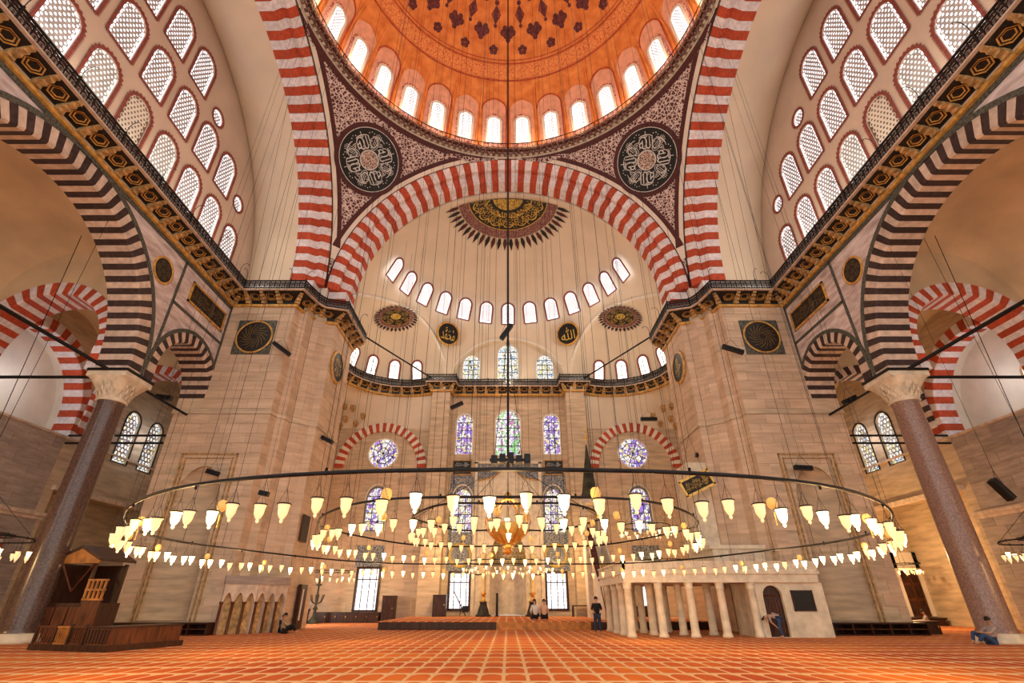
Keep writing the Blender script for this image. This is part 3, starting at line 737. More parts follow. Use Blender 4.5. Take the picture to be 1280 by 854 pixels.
for s in (-1, 1):
    p = struct('wall_%s_pier' % SIDE[s], label='%s far pier of pale stone blocks carrying the main dome' % SIDE[s])
    front0, front1 = (21.15, 29.5), (15.05, 29.5)
    nich = arched(2.7, 8.1, 10, s * 18.2, .62, .55)      # tall concave niche
    outer = [(s * 21.15, 0), (s * 15.05, 0), (s * 15.05, WALK), (s * 21.15, WALK)]
    b = MB(); b.holed(outer, [nich], PY(29.5), 0, 0)
    pts = [(s * x, y) for x, y in CH] + [(s * 15.7, 38.2), (s * 17.2, 38.5)]
    q = [(s * 21.15, 40.5), (s * 21.15, 29.5)]
    for line in (pts, q):
        for a, c in zip(line[:-1], line[1:]):
            b.add([(*a, 0), (*c, 0), (*c, 21.6), (*a, 21.6)], [(0, 1, 2, 3)])
    b.build('core', 'stone', p)
    # niche shell
    b = MB(); vs = []; rows = 20
    hz = max(v for _, v in nich); r = 1.35
    for i in range(rows + 1):
        z = .62 + (hz - .62) * i / rows; zc = hz - r * 1.55
        x = r if z < zc else r * sqrt(max(0, 1 - ((z - zc) / (r * 1.55)) ** 2))
        for j in range(17):
            a = pi * j / 16; vs.append((s * 18.2 + x * cos(a), 29.5 + .95 * x / r * sin(a), z))
    b.add(vs, [(i * 17 + j, i * 17 + j + 1, (i + 1) * 17 + j + 1, (i + 1) * 17 + j) for i in range(rows) for j in range(16)])
    b.add([(s * 18.2 - 1.4, 29.45, .62), (s * 18.2 + 1.4, 29.45, .62), (s * 18.2 + 1.4, 30.5, .62), (s * 18.2 - 1.4, 30.5, .62)], [(0, 1, 2, 3)]); b.build('niche', 'stone', p, True)
    # mouldings round the panel, ledge, foot
    b = MB()
    for off_, w_ in ((0, .09), (.25, .06)):
        x0, x1 = sorted((s * (19.75 - off_), s * (16.35 + off_))); zt = 9.45 - off_
        for bx in ((x0, x0 + w_, .5, zt), (x1 - w_, x1, .5, zt), (x0, x1, zt - w_, zt)): b.box(bx[0], bx[1], 29.40, 29.5, bx[2], bx[3])
    b.build('panel_moulding', 'bracket_stone', p)
    b = MB(); ln = [(s * 21.25, 29.40), (s * 15.0, 29.40)] + [(s * (x - .08), y - .06) for x, y in CH[1:]]
    for z0, z1, o_ in ((12.0, 12.14, 0), (12.14, 12.3, .05)):
        for a, c in zip(ln[:-1], ln[1:]):
            P0 = [(a[0], a[1] + o_), (c[0], c[1] + o_)]
            b.add([(*P0[0], z0), (*P0[1], z0), (*P0[1], z1), (*P0[0], z1)], [(0, 1, 2, 3)])
            b.add([(*P0[0], z1), (*P0[1], z1), (P0[1][0] + s * .12, P0[1][1] + .15, z1 + .05), (P0[0][0] + s * .12, P0[0][1] + .15, z1 + .05)], [(0, 1, 2, 3)])
    b.build('ledge', 'stone', p)
    # ashlar facing
    x0, x1 = sorted((s * 21.15, s * 15.05))
    def skp(u, v, a, c, s=s, x0=x0):
        xa, xc = x0 + a, x0 + c; lo, hi = (s * 18.2 - 1.4, s * 18.2 + 1.4)
        if v < 8.9 and xc > lo and xa < hi:
            return True
        if v > 17.3 - 1.5 and v < 19.2 and abs((xa + xc) / 2 - s * 17.35) < .0: return True
        return False
    P = lambda u, v, x0=x0: Matrix.Translation((x0 + u, 29.5, v))
    ashlar('stone_block', p, P, 0, x1 - x0, 0, 12.0, .62, 1.3, 'stone_block', skp)
    ashlar('stone_block', p, P, 0 if s > 0 else 1.6, (x1 - x0) if s < 0 else (x1 - x0) - 1.6, 12.35, WALK - .05, .62, 1.35, 'stone_block')
    for a, c in zip(CH[:-1], CH[1:]):
        pa, pc = ((s * a[0], a[1]), (s * c[0], c[1]))
        if s > 0: pa, pc = pc, pa
        Pm, L_ = frame_from(pa, pc)
        ashlar('stone_block', p, Pm, 0, L_, 3.2 if a[1] < 32 else 0, 12.0, .62, 1.4, 'stone_block', off=.02)
        ashlar('stone_block', p, Pm, 0, L_, 12.35, WALK - .05, .62, 1.4, 'stone_block', off=.02)
    # round dark plaque on the upper face, in a square green slab
    o = struct('trim_pier_roundel', label='round dark roundel in a square slab high on the %s pier' % SIDE[s])
    b = MB(); cx = s * 17.35; cz = 17.5
    b.box(cx - 1.3, cx + 1.3, 29.40, 29.46, cz - 1.3, cz + 1.3); b.build('slab', 'green_marble', o)
    d_ = MB().lathe([(0, .06), (.98, .06), (1.18, .02), (1.22, 0), (1.22, -.02)], 40).build('roundel', ['painted_black'], o, True); d_.matrix_local = Matrix.Translation((cx, 29.40, cz)) @ Matrix.Rotation(R(90), 4, 'X')
    d_ = MB().lathe([(1.14, .03), (1.18, .10), (1.26, .03)], 40).build('gilt_rim', 'gilt_stone', o, True); d_.matrix_local = Matrix.Translation((cx, 29.40, cz)) @ Matrix.Rotation(R(90), 4, 'X')
    b = MB(); P2 = lambda u, v, d: (cx + u, 29.325 - d, cz + v)
    for k in range(16):
        a = R(22.5 * k); stroke(b, P2, [(r_ * cos(a + .35 * sin(r_ * 5)), r_ * sin(a + .35 * sin(r_ * 5))) for r_ in (.2, .35, .5, .65, .8, .95)], .05)
    b.build('tracery', 'dim_gilt', o)
    # oval seen board on the inner face of the pier
    o = empty('calligraphy_disc', (s * 12.93, 33.6, 17.15), s * pi / 2 * -1, label='round black calligraphy board on the inner face of the %s pier' % SIDE[s], cat='wall sign'); o['group'] = 'round calligraphy boards'
    RX = Matrix.Rotation(R(90), 4, 'X')
    MB().lathe([(0, 0), (1.12, 0), (1.12, .06), (0, .06)], 40).build('board', 'black_board', o).matrix_local = RX
    MB().lathe([(1.08, -.02), (1.27, -.02), (1.27, .10), (1.08, .10)], 40).build('gilt_rim', 'gilt_stone', o).matrix_local = RX
    b = MB(); P3 = lambda u, v, d: (u, -.09 - d, v); text(b, SAW if s < 0 else JAL, P3, 1.2, 1.5); b.build('lettering', 'gold_paint', o)

# ------------------------------------------------------------------ side arcades: columns, striped arches, marble spandrels
AX = 19.5; AXO = 21.15; YB = 16.1; YS = 27.05; COLY = 23.6; COLX = 20.3
for s in (-1, 1):
    Wl = struct('wall_%s_arcade' % SIDE[s], label='marble faced %s arcade wall above the columns' % SIDE[s])
    so = 7.5; sm = 3.08; ZB = 12.0; ZSm = 13.05
    outer = [(29.5, ZB), (29.5, WALK), (2.0, WALK), (2.0, ZB)] + [(YB - so, ZB)] + list(reversed(arc(YB, ZB + .2, so, 0, 180, 48))) + [(YB + so, ZB)] + [(YS - sm, ZB)] + [p_ for p_ in reversed(arc(YS, ZSm, sm, 37, 180, 30)) if p_[0] < 29.5]
    cl = [outer[0]]
    for q in outer[1:]:
        if (Vector(q) - Vector(cl[-1])).length > 1e-4: cl.append(q)
    # small arch reaches the pier: close the outline at the pier face
    ymax = 29.5; zc_ = ZSm + sqrt(max(0, sm * sm - (ymax - YS) ** 2))
    cl[0] = (29.5, zc_)
    b = MB()
    for X_, d in ((s * AX, 0), (s * AX, AXO - AX)): b.holed(cl, [], PX(X_), d, 0)
    b.build('marble_facing', 'marble', Wl)
    Pl = PX(s * AX)
    def vous(prnt_name, yc, zc, prof, n, mats, a0, a1, stilt):
        Am = struct(prnt_name, (s * AX, yc, zc), -s * pi / 2, label='%s on the %s side' % ('large arch of dark and pale stripes' if prof[0][1] > 5 else 'small striped arch beside the pier', SIDE[s]))
        blocks('voussoir', Am, prof, a0, a1, n, mats)
        if stilt:
            for e in (-1, 1):
                r0 = min(q[1] for q in prof); r1 = max(q[1] for q in prof); k = max(1, round(stilt / .42))
                for i in range(k):
                    x0, x1 = sorted((e * (r0 + .002), e * r1)); z1 = -stilt * i / k; z0 = -stilt * (i + 1) / k + .01
                    if 29.4 - yc < x0 and s < 0 or (s > 0 and -x1 > 29.4 - yc): continue
                    MB().box(x0, x1, -.03, AXO - AX, z0, z1).build('springer', mats[(i + 1) % 2], Am)
        return Am
    profB = [(-.05, 7.5), (-.05, 6.72), (.02, 6.62), (AXO - AX, 6.62), (AXO - AX, 7.5)]
    vous('striped_arch', YB, ZB + .2, profB, 65, ['dark_stone', 'pale_stone'], 0, 180, .2)
    profS = [(-.05, 3.05), (-.05, 2.5), (.02, 2.42), (AXO - AX, 2.42), (AXO - AX, 3.05)]
    Am = vous('small_striped_arch', YS, ZSm, profS, 27, ['dark_stone', 'pale_stone'], 0, 180, 1.0)
    b = MB()
    def hoop(yc, zc, r0, r1, a0, a1, d=-.06, n=60):
        vs = []
        for i in range(n + 1):
            a = R(a0 + (a1 - a0) * i / n)
            for r_ in (r0, r1): vs.append(Pl(yc + r_ * cos(a), zc + r_ * sin(a), d))
        b.add(vs, [(2 * i, 2 * i + 1, 2 * i + 3, 2 * i + 2) for i in range(n)])
        vs2 = []
        for i in range(n + 1):
            a = R(a0 + (a1 - a0) * i / n)
            for dd in (d, 0): vs2.append(Pl(yc + r1 * cos(a), zc + r1 * sin(a), dd))
        b.add(vs2, [(2 * i, 2 * i + 1, 2 * i + 3, 2 * i + 2) for i in range(n)])
    def strip(y0, z0, y1, z1, wd):
        t = Vector((y1 - y0, z1 - z0)).normalized() * wd / 2; n_ = (-t.y, t.x)
        b.prism([(y0 - n_[0], z0 - n_[1]), (y1 - n_[0], z1 - n_[1]), (y1 + n_[0], z1 + n_[1]), (y0 + n_[0], z0 + n_[1])], Pl, -.05, 0)
    hoop(YB, ZB + .2, 7.5, 7.78, 0, 180); hoop(YS, ZSm, 3.05, 3.28, 40, 180)
    strip(24.0, 14.0, 24.0, 19.75, .17); strip(24.0, 16.95, 29.4, 16.95, .17); strip(29.38, 15.2, 29.38, 19.9, .16); strip(3, 19.75, 29.5, 19.75, .24)
    strip(23.8, 12.1, 24.0, 14.2, .15)
    b.build('green_marble_strips', 'green_marble', Wl)
    # roundels with gilt rims, inscription panel
    for yc in (22.55, 9.65):
        o = struct('trim_spandrel_roundel', label='round gilt rimmed inscription above the %s arcade' % SIDE[s])
        RX = Matrix.Translation((s * AX, yc, 18.05)) @ Matrix.Rotation(-s * pi / 2, 4, 'Z') @ Matrix.Rotation(R(90), 4, 'X')
        MB().lathe([(0, .04), (.72, .04), (.72, 0)], 32).build('board', 'painted_black', o).matrix_local = RX
        MB().lathe([(.68, .03), (.72, .09), (.80, .07), (.82, 0)], 32).build('gilt_rim', 'gilt_stone', o, True).matrix_local = RX
        b = MB(); P4 = lambda u, v, d: (u, v, .06 + d)
        for k in range(6):
            a = R(60 * k); text(b, SAW, P4, .34, .34, .42 * cos(a), .42 * sin(a), a - pi / 2)
        text(b, ALLAH, P4, .3, .3); b.build('lettering', 'dim_gilt', o).matrix_local = RX
    for yc in (27.0, 5.1):
        o = struct('trim_inscription_panel', label='oblong dark panel of gold calligraphy on the %s arcade wall' % SIDE[s])
        b = MB(); b.prism([(yc - 1.85, 17.75), (yc + 1.85, 17.75), (yc + 1.85, 18.95), (yc - 1.85, 18.95)], Pl, -.06, 0); b.build('board', 'painted_black', o)
        b = MB()
        for q in ((-1.95, 17.65, 1.95, 17.77), (-1.95, 18.93, 1.95, 19.05), (-1.95, 17.65, -1.83, 19.05), (1.83, 17.65, 1.95, 19.05)):
            b.prism([(yc + q[0], q[1]), (yc + q[2], q[1]), (yc + q[2], q[3]), (yc + q[0], q[3])], Pl, -.10, 0)
        b.build('gilt_frame', 'gilt_stone', o)
        b = MB(); M4 = Matrix.Translation((s * AX - s * .08, yc, 18.35)) @ Matrix.Rotation(-s * pi / 2, 4, 'Z')
        P5 = lambda u, v, d: (u, -d, v)
        for k in range(4): text(b, (BASM, SAW, JAL, SAW)[k], P5, .85, .95, -1.3 + .87 * k, 0)
        b.build('lettering', 'dim_gilt', o).matrix_local = M4
    # columns
    for cy in (COLY, 2 * YB - COLY):
        lab = ('polished dark purple granite column with a carved white capital at the left side of the hall' if s < 0 else 'polished speckled pink granite column with a carved white capital at the right side of the hall') if cy > 20 else '%s side granite column nearer the viewer, outside the picture' % SIDE[s]
        c_ = empty('column', (s * COLX, cy, 0), label=lab, cat='column')
        MB().lathe([(0, 0), (.92, 0), (.92, .10), (.86, .14), (.86, .24), (.80, .34), (.72, .36), (0, .36)], 32).build('base', 'white_marble', c_, True)
        MB().lathe([(.72, .34), (.72, .46), (.665, .52), (.655, 3), (.64, 6), (.60, 9), (.575, 10.35), (.62, 10.42), (.62, 10.52)], 40).build('shaft', 'granite_left' if s < 0 else 'granite_right', c_, True)
        b = MB()
        b.lathe([(.58, 10.44), (.70, 10.50), (.66, 10.60), (.62, 10.64)], 32)
        vs = []                                     # bell turning from round to square
        for i in range(7):
            t = i / 6; r_ = .64 + .40 * t ** 1.5
            for k in range(32):
                a = 2 * pi * k / 32; sq = r_ / max(abs(cos(a)), abs(sin(a))); m_ = r_ * (1 - t) + min(sq, r_ * 1.3) * t
                vs.append((m_ * cos(a), m_ * sin(a), 10.62 + 1.0 * t))
        b.add(vs, [(i * 32 + k, i * 32 + (k + 1) % 32, (i + 1) * 32 + (k + 1) % 32, (i + 1) * 32 + k) for i in range(6) for k in range(32)])
        b.build('capital', 'white_marble', c_, True)
        b = MB()                                     # muqarnas leaves
        for row in range(3):
            for k in range(16):
                a = 2 * pi * (k + .5 * row) / 16; r_ = .68 + .10 * row; M_ = Matrix.Rotation(a, 4, 'Z')
                b.add([M_ @ Vector(q) for q in ((r_ - .03, -.10, 10.70 + .26 * row), (r_ - .03, .10, 10.70 + .26 * row), (r_ + .09, .12, 10.93 + .26 * row), (r_ + .09, -.12, 10.93 + .26 * row), (r_ + .02, 0, 10.62 + .26 * row))], [(0, 1, 2, 3), (0, 4, 1), (1, 4, 2), (0, 3, 4)])
        b.build('carved_leaves', 'white_marble', c_)
        MB().box(-1.0, 1.0, -1.0, 1.0, 11.58, 11.86).build('abacus', 'white_marble', c_)
        MB().box(-1.04, 1.04, -1.04, 1.04, 11.86, 12.0).build('iron_plate', 'iron', c_)
    # iron tie rods
    def rod(a, c, lab, r_=.085):
        o = MB().tube([a, c], r_, 6).build('tie_rod', 'iron', None, True); tag(o, lab, 'tie rod')
    xi = s * COLX
    rod((xi, COLY - 1.0, 11.93), (xi, 2 * YB - COLY + 1.0, 11.93), 'long black iron tie rod spanning the large striped arch on the %s side' % SIDE[s])
    rod((s * (COLX + 1.0), COLY, 11.93), (s * 28.6, COLY, 11.93), 'black iron tie rod from the %s column out to the side wall' % SIDE[s])
    rod((xi, COLY + 1.0, 11.93), (xi, 29.55, 11.93), 'short black iron tie rod from the %s column to the pier' % SIDE[s], .07)

    for zz in (11.05, 10.55): rod((s * 21.1, 31.0, zz), (s * 28.6, 31.0, zz), '%s of two black rods crossing before the paired windows of the %s aisle' % ('upper' if zz > 11 else 'lower', SIDE[s]), .07)
    # ---- side aisle
    aw = struct('wall_%s_aisle' % SIDE[s], label='stone outer wall of the %s aisle with a deep vaulted recess' % SIDE[s])
    OX = 28.6; rec = [(YR + r_, z) for YR, r_, z in ()]
    r1 = 4.45; yr = 26.75
    hole = [(yr - r1, 10.9), (yr + r1, 10.9)] + arc(yr, 12.3, r1, 0, 180, 24)
    hole2 = [(yr - r1 - 12, 10.9), (yr + r1 - 12, 10.9)] + arc(yr - 12, 12.3, r1, 0, 180, 24)
    wh = [arched(1.55, 3.9, 10, y, 10.5, .3) for y in (35.9, 38.6)]
    b = MB(); b.holed([(2, 8.0), (41, 8.0), (41, 21), (2, 21)], [hole, hole2] + wh, PX(s * OX), 0, 0, .3)
    b.holed([(2, 0), (31.6, 0), (31.6, 8.0), (2, 8.0)], [], PX(s * OX)); b.holed([(31.6, 0), (41, 0), (41, 8.2), (31.6, 8.2)], [], PX(s * 31.2))
    X0, X1 = s * OX, s * 31.2
    b.add([(X0, 31.6, 0), (X1, 31.6, 0), (X1, 31.6, 8), (X0, 31.6, 8)], [(0, 1, 2, 3)]); b.add([(X0, 31.6, 8), (X1, 31.6, 8), (X1, 41, 8), (X0, 41, 8)], [(0, 1, 2, 3)])
    b.add([(s * 20.9, 41, 0), (X1, 41, 0), (X1, 41, 21), (s * 20.9, 41, 21)], [(0, 1, 2, 3)])
    b.build('masonry', 'stone', aw)
    for (a, c, z0, z1) in (((8.0, 30.9, 6.4, 10.85)), ((20, 31.3, 0.6, 6.1))):
        pa, pc = ((s * OX, a), (s * OX, c)) if s < 0 else ((s * OX, c), (s * OX, a))
        Pm, L_ = frame_from(pa, pc); ashlar('stone_block', aw, Pm, 0, L_, z0, z1, .72, 1.7, 'grey_block', off=.02)
    pa, pc = ((s * 31.2, 31.6), (s * 31.2, 41)) if s < 0 else ((s * 31.2, 41), (s * 31.2, 31.6))
    b = MB()
    for z0, z1, o_ in ((6.1, 6.3, .22), (5.9, 6.1, .1), (10.82, 10.95, .12)):
        x0, x1 = sorted((s * OX, s * (OX - o_))); b.box(x0, x1, 2, 31.6 if z0 < 10 else 41, z0, z1)
    x0, x1 = sorted((s * (OX - .25), s * (OX + .1))); b.box(x0, x1, 31.4, 41, 7.7, 8.0)
    b.build('string_course', 'pale_stone', aw)
    # recess with its own striped lining
    for yq, nm in ((yr, 'far'), (yr - 12, 'near')):
        b = MB(); PL = PX(s * OX)
        ln = [(yq + r1, 10.9)] + arc(yq, 12.3, r1, 0, 180, 24) + [(yq - r1, 10.9)]; vs = []
        for y, z in ln: vs += [PL(y, z, 0.0), PL(y, z, 2.0)]
        b.add(vs, [(2 * i, 2 * i + 1, 2 * i + 3, 2 * i + 2) for i in range(len(ln) - 1)])
        b.add([PL(yq - r1 - .2, 10.9, 2.0), PL(yq + r1 + .2, 10.9, 2.0), PL(yq + r1 + .2, 17.2, 2.0), PL(yq - r1 - .2, 17.2, 2.0)], [(0, 1, 2, 3)])
        b.add([PL(yq - r1, 10.9, 0), PL(yq + r1, 10.9, 0), PL(yq + r1, 10.9, 2), PL(yq - r1, 10.9, 2)], [(0, 1, 2, 3)]); b.build('recess_plaster', 'cream_light', aw)
        Ar = struct('aisle_arch', (s * OX, yq, 12.3), -s * pi / 2, label='red and white striped arch of the %s recess in the %s aisle wall' % (nm, SIDE[s]))
        blocks('voussoir', Ar, [(-.05, 4.9), (-.05, 4.25), (.0, 4.2), (1.25, 4.2), (1.25, 4.9)], 0, 180, 29, ['red_stone', 'white_stone'])
        for e in (-1, 1):
            for i in range(3): x0, x1 = sorted((e * 4.2, e * 4.9)); MB().box(x0, x1, -.05, 1.25, -.46 * (i + 1) + .01, -.46 * i).build('springer', 'white_stone' if i % 2 == 0 else 'red_stone', Ar)
        window(wtemplate(1.3, 2.5, 'daylight', True, .2, .0, .14, .0, bmat='bracket_stone', t=.3) if (yq > 20) else wtemplate(1.3, 2.5, 'daylight', False, .2, .0, .14, .0), (s * (OX + 1.95), yq - .9, 11.55), -s * pi / 2)
    wt = wtemplate(1.5, 3.8, 'glass_white', True, .36, .22, .10, 0, latmat='lattice_dark' if s < 0 else 'lattice', bmat='painted_black', t=.22)
    for y in (35.9, 38.6): window(wt, (s * OX, y, 10.52), -s * pi / 2)
    # transverse wall with red and white arch from the column to the outer wall
    tw_ = struct('wall_%s_transverse' % SIDE[s], label='plastered cross wall over the striped arch in the %s aisle' % SIDE[s])
    TC = 24.95; TZ = 13.35; ro = 4.05
    outl = [(s * AXO, 12.0), (s * AXO, 21), (s * OX, 21), (s * OX, 12.0)] + ([] )
    arcp = arc(s * TC, TZ, 3.95, 180 if s > 0 else 0, 0 if s > 0 else 180, 24)
    # outline goes outer wall -> arch -> column
    if s > 0: outl = [(AXO, 12.0), (AXO, 21), (OX, 21), (OX, 13.35)] + [(q[0], q[1]) for q in arc(TC, TZ, 3.65, 0, 180, 24)] + [(TC - 3.65, 12.0)]
    else: outl = [(-AXO, 12.0), (-AXO, 21), (-OX, 21), (-OX, 13.35)] + [(q[0], q[1]) for q in arc(-TC, TZ, 3.65, 180, 0, 24)] + [(-TC + 3.65, 12.0)]
    b = MB()
    for d in (0, 1.6): b.holed(outl, [], PY(22.8), d)
    b.build('plaster', 'aisle_plaster', tw_)
    At = struct('aisle_arch', (s * TC, 22.8, TZ), 0, label='red and white striped arch crossing the %s aisle behind the column' % SIDE[s])
    blocks('voussoir', At, [(-.05, 4.0), (-.05, 3.3), (.0, 3.25), (1.6, 3.25), (1.6, 4.0)], 0, 180, 31, ['red_stone', 'white_stone'])
    for e in (-1, 1):
        for i in range(3): x0, x1 = sorted((e * 3.25, e * 3.95)); MB().box(x0, x1, -.05, 1.6, -.45 * (i + 1) + .01, -.45 * i).build('springer', 'white_stone' if i % 2 == 0 else 'red_stone', At)
    # a further arch behind, between pier and outer wall
    At = struct('aisle_arch', (s * 25.0, 31.4, 12.2), 0, label='red and white striped arch between the %s pier and the aisle wall' % SIDE[s])
    blocks('voussoir', At, [(-.05, 4.1), (-.05, 3.55), (.0, 3.5), (1.4, 3.5), (1.4, 4.1)], 0, 180, 31, ['red_stone', 'white_stone'] if s < 0 else ['dark_stone', 'pale_stone'])
    for e in (-1, 1):
        for i in range(3): x0, x1 = sorted((e * 3.5, e * 3.75)); MB().box(x0, x1, -.05, 1.4, -.45 * (i + 1) + .01, -.45 * i).build('springer', 'white_stone' if i % 2 == 0 else 'red_stone', At)
    b = MB(); q_ = arc(s * 25.0, 12.2, 4.05, 180 if s < 0 else 0, 0 if s < 0 else 180, 24)
    b.holed([(s * 21.15, 12.2), (s * 21.15, 21), (s * OX, 21), (s * OX, 12.2)] + [p_ for p_ in q_ if 21.15 < abs(p_[0]) < OX], [], PY(31.45)); b.build('plaster', 'aisle_plaster', tw_)
    # sail vaults
    cl_ = struct('ceiling_%s_aisle' % SIDE[s], label='plaster vaults of the %s aisle' % SIDE[s])
    for (ya, yb, z0, H) in ((8.0, 22.8, 15.0, 6.2), (24.4, 31.45, 14.8, 5.2), (32.8, 41, 14.8, 5.6), (-2, 8, 15, 6.2)):
        b = MB(); n = 24; vs = []; xa, xb = 21.15, 28.6
        for i in range(n + 1):
            for j in range(n + 1):
                u, v = -1 + 2 * i / n, -1 + 2 * j / n
                vs.append((s * (xa + (xb - xa) * i / n), ya + (yb - ya) * j / n, z0 + H * sqrt(max(0, 1.02 - (u * u + v * v) / 2))))
        b.add(vs, [(i * (n + 1) + j, (i + 1) * (n + 1) + j, (i + 1) * (n + 1) + j + 1, i * (n + 1) + j + 1) for i in range(n) for j in range(n)])
        b.build('vault', 'aisle_plaster', cl_, True)

# ------------------------------------------------------------------ qibla wall and the walls of the apse
QY = 46.7
qw = struct('wall_far', label='far wall of pale stone with stained windows and a prayer niche')
holes = []; sw = []
def qwin(cx, z0, w_, h_, point_=.15): holes.append(arched(w_, h_, 12, cx, z0, point_)); sw.append((cx, z0, w_, h_))
qwin(0, 13.95, 2.45, 4.5); qwin(-4.28, 14.05, 1.65, 3.95); qwin(4.28, 14.05, 1.65, 3.95)
for x in (-4.2, 4.2): qwin(x, 7.0, 1.75, 3.75, .3)
for x in (-12.1, 12.1): qwin(x, 7.15, 1.8, 3.7, .3)
rects = [(x, .95, 1.7, 2.75) for x in (-4.15, 4.15)] + [(x, .85, 1.85, 3.2) for x in (-12.0, 12.0)]
for x, z0, w_, h_ in rects: holes.append([(x - w_ / 2, z0), (x + w_ / 2, z0), (x + w_ / 2, z0 + h_), (x - w_ / 2, z0 + h_)])
mih = [(-1.55, .5), (1.55, .5)] + arc(0, 4.6, 1.55, 0, 180, 16, 2.6); holes.append(mih)
b = MB(); b.holed([(-17.25, 0), (17.25, 0), (17.25, 20.6), (-17.25, 20.6)], holes, PY(QY), 0, 0, .45)
for s in (-1, 1):
    b.add([(s * 17.25, 38.4, 0), (s * 17.25, QY, 0), (s * 17.25, QY, 20.6), (s * 17.25, 38.4, 20.6)], [(0, 1, 2, 3)])
    x0, x1 = sorted((s * 5.7, s * 7.5)); b.box(x0, x1, 45.25, QY, 0, 20.8)
b.add([(-6, QY + .25, 20), (6, QY + .25, 20), (6, QY + .25, 27), (-6, QY + .25, 27)], [(0, 1, 2, 3)])
b.build('masonry', 'stone', qw)
def skq(u, v, a, c, pad=.12):
    xa, xc = -17.2 + a, -17.2 + c
    for h_ in holes + [[(-3.3, .4), (3.3, 13.3)]]:
        us = [p_[0] for p_ in h_]; vs = [p_[1] for p_ in h_]
        if xc > min(us) - pad and xa < max(us) + pad and v > min(vs) - .4 and v < max(vs) + .4: return True
    for s in (-1, 1):
        if abs(v - 12.7) < 5.2 and v > 12.4 and xc > s * 12.15 - 4.6 and xa < s * 12.15 + 4.6: return True
        x0, x1 = sorted((s * 5.7, s * 7.55))
        if xc > x0 and xa < x1: return True
        if 5.3 < v < 13.4 and xc > s * 4.2 - 1.3 and xa < s * 4.2 + 1.3: return True
    return False
ashlar('stone_block', qw, lambda u, v: Matrix.Translation((-17.2 + u, QY, v)), 0, 34.4, 0, 12.4, .62, 1.35, 'stone_block', skq, off=.02)
ashlar('stone_block', qw, lambda u, v: Matrix.Translation((-17.2 + u, QY, v)), 11.6, 22.8, 13.6, 19.8, .62, 1.35, 'stone_block', skq, off=.02)
for s in (-1, 1):                                 # squinch turning the square corner into the round gallery, and the band above
    b = MB(); n = 24; rows = 8; vs = []
    for i in range(rows + 1):
        t = i / rows; z = 16.6 + (20.3 - 16.6) * t; e_ = t ** 1.6
        for j in range(n + 1):
            a = R(180 - 140 * j / n); cx, cy = -10.3 + 5.45 * cos(a), 41.2 + 5.45 * sin(a)
            sx_ = -10.3 + (cx + 10.3) * 1.27; # square corner target
            q = max(abs((cx + 10.3) / 6.95), abs((cy - 41.2) / 5.5)); tx, ty = -10.3 + (cx + 10.3) / q, 41.2 + (cy - 41.2) / q
            if cx > -10.3: tx, ty = cx, QY - .01
            if j == 0: tx, ty = -17.25, 41.2
            vs.append((-s * (tx + (cx - tx) * e_), ty + (cy - ty) * e_, z))
    b.add(vs, [(i * (n + 1) + j, i * (n + 1) + j + 1, (i + 1) * (n + 1) + j + 1, (i + 1) * (n + 1) + j) for i in range(rows) for j in range(n)])
    b.build('squinch', 'cream', qw, True)
    b = MB()                                      # little corbels of the squinch
    for (dx, z, q) in ((15.9, 17.2, .35), (15.2, 18.1, .4), (16.0, 18.3, .3), (15.0, 16.9, .3), (14.3, 17.6, .3), (16.4, 16.6, .3)):
        y = QY - (.75 if dx > 15 else .35) - (z - 16.6) * .45; b.box(s * dx - .2, s * dx + .2, y - .1, y + .4, z, z + q); b.box(s * dx - .12, s * dx + .12, y - .05, y + .4, z - .18, z, 0)
    b.build('corbels', 'bracket_stone', qw)
    Ar = struct('blind_arch', (s * 12.15, QY - .12, 12.75), 0, label='red and white arch round the circular stained window, %s of the prayer niche' % SIDE[s])
    blocks('voussoir', Ar, [(0, 4.35), (-.08, 4.35), (-.08, 3.55), (0, 3.5), (.12, 3.5), (.12, 4.35)], 0, 180, 37, ['red_stone', 'cream_light'])
    Ar = struct('blind_arch', (s * 17.2, 42.4, 12.75), -s * pi / 2, label='red and white arch on the %s side wall of the apse' % SIDE[s])
    blocks('voussoir', Ar, [(0, 4.35), (-.10, 4.35), (-.10, 3.55), (0, 3.5), (.10, 3.5), (.10, 4.35)], 0, 180, 37, ['red_stone', 'white_stone'])
    rw = wtemplate(2.75, 2.75, 'glass_violet', False, .3, 0, .14, 0, bmat='cream_light', circle=True)
    window(rw, (s * 12.0, QY - .03, 12.75), 0)
    b = MB()
    for k in range(8): a = R(22.5 + 45 * k); b.tube([(s * 12.0, QY - .08, 14.12), (s * 12.0 + 1.36 * cos(a), QY - .08, 14.12 + 1.36 * sin(a))], .03, 4)
    for r_ in (.5, 1.0): b.tube([(s * 12 + r_ * cos(2 * pi * k / 20), QY - .08, 14.12 + r_ * sin(2 * pi * k / 20)) for k in range(20)], .03, 4, 0, True)
    b.build('window_tracery', 'painted_black', qw)
gm = {0: 'glass_green'}
for cx, z0, w_, h_ in sw:
    g_ = 'glass_green' if cx == 0 else ('glass_gold' if z0 < 10 and abs(cx) < 6 else 'glass_violet')
    o = window(wtemplate(w_ - .1, h_, g_, False, .3, .12, .14, 0, bmat='cream_light' if z0 > 13 else 'tile_blue'), (cx, QY, z0), 0)
    b = MB(); nb = 3 if w_ > 2 else 2
    for i in range(1, nb + 1): x = -w_ / 2 + w_ * i / (nb + 1); b.box(x - .03, x + .03, .02, .06, 0, h_ - w_ / 2)
    for i in range(1, 5): b.box(-w_ / 2 + .05, w_ / 2 - .05, .02, .06, i * h_ / 5 - .03, i * h_ / 5 + .03)
    b.build('glazing_bar', 'painted_black', o)
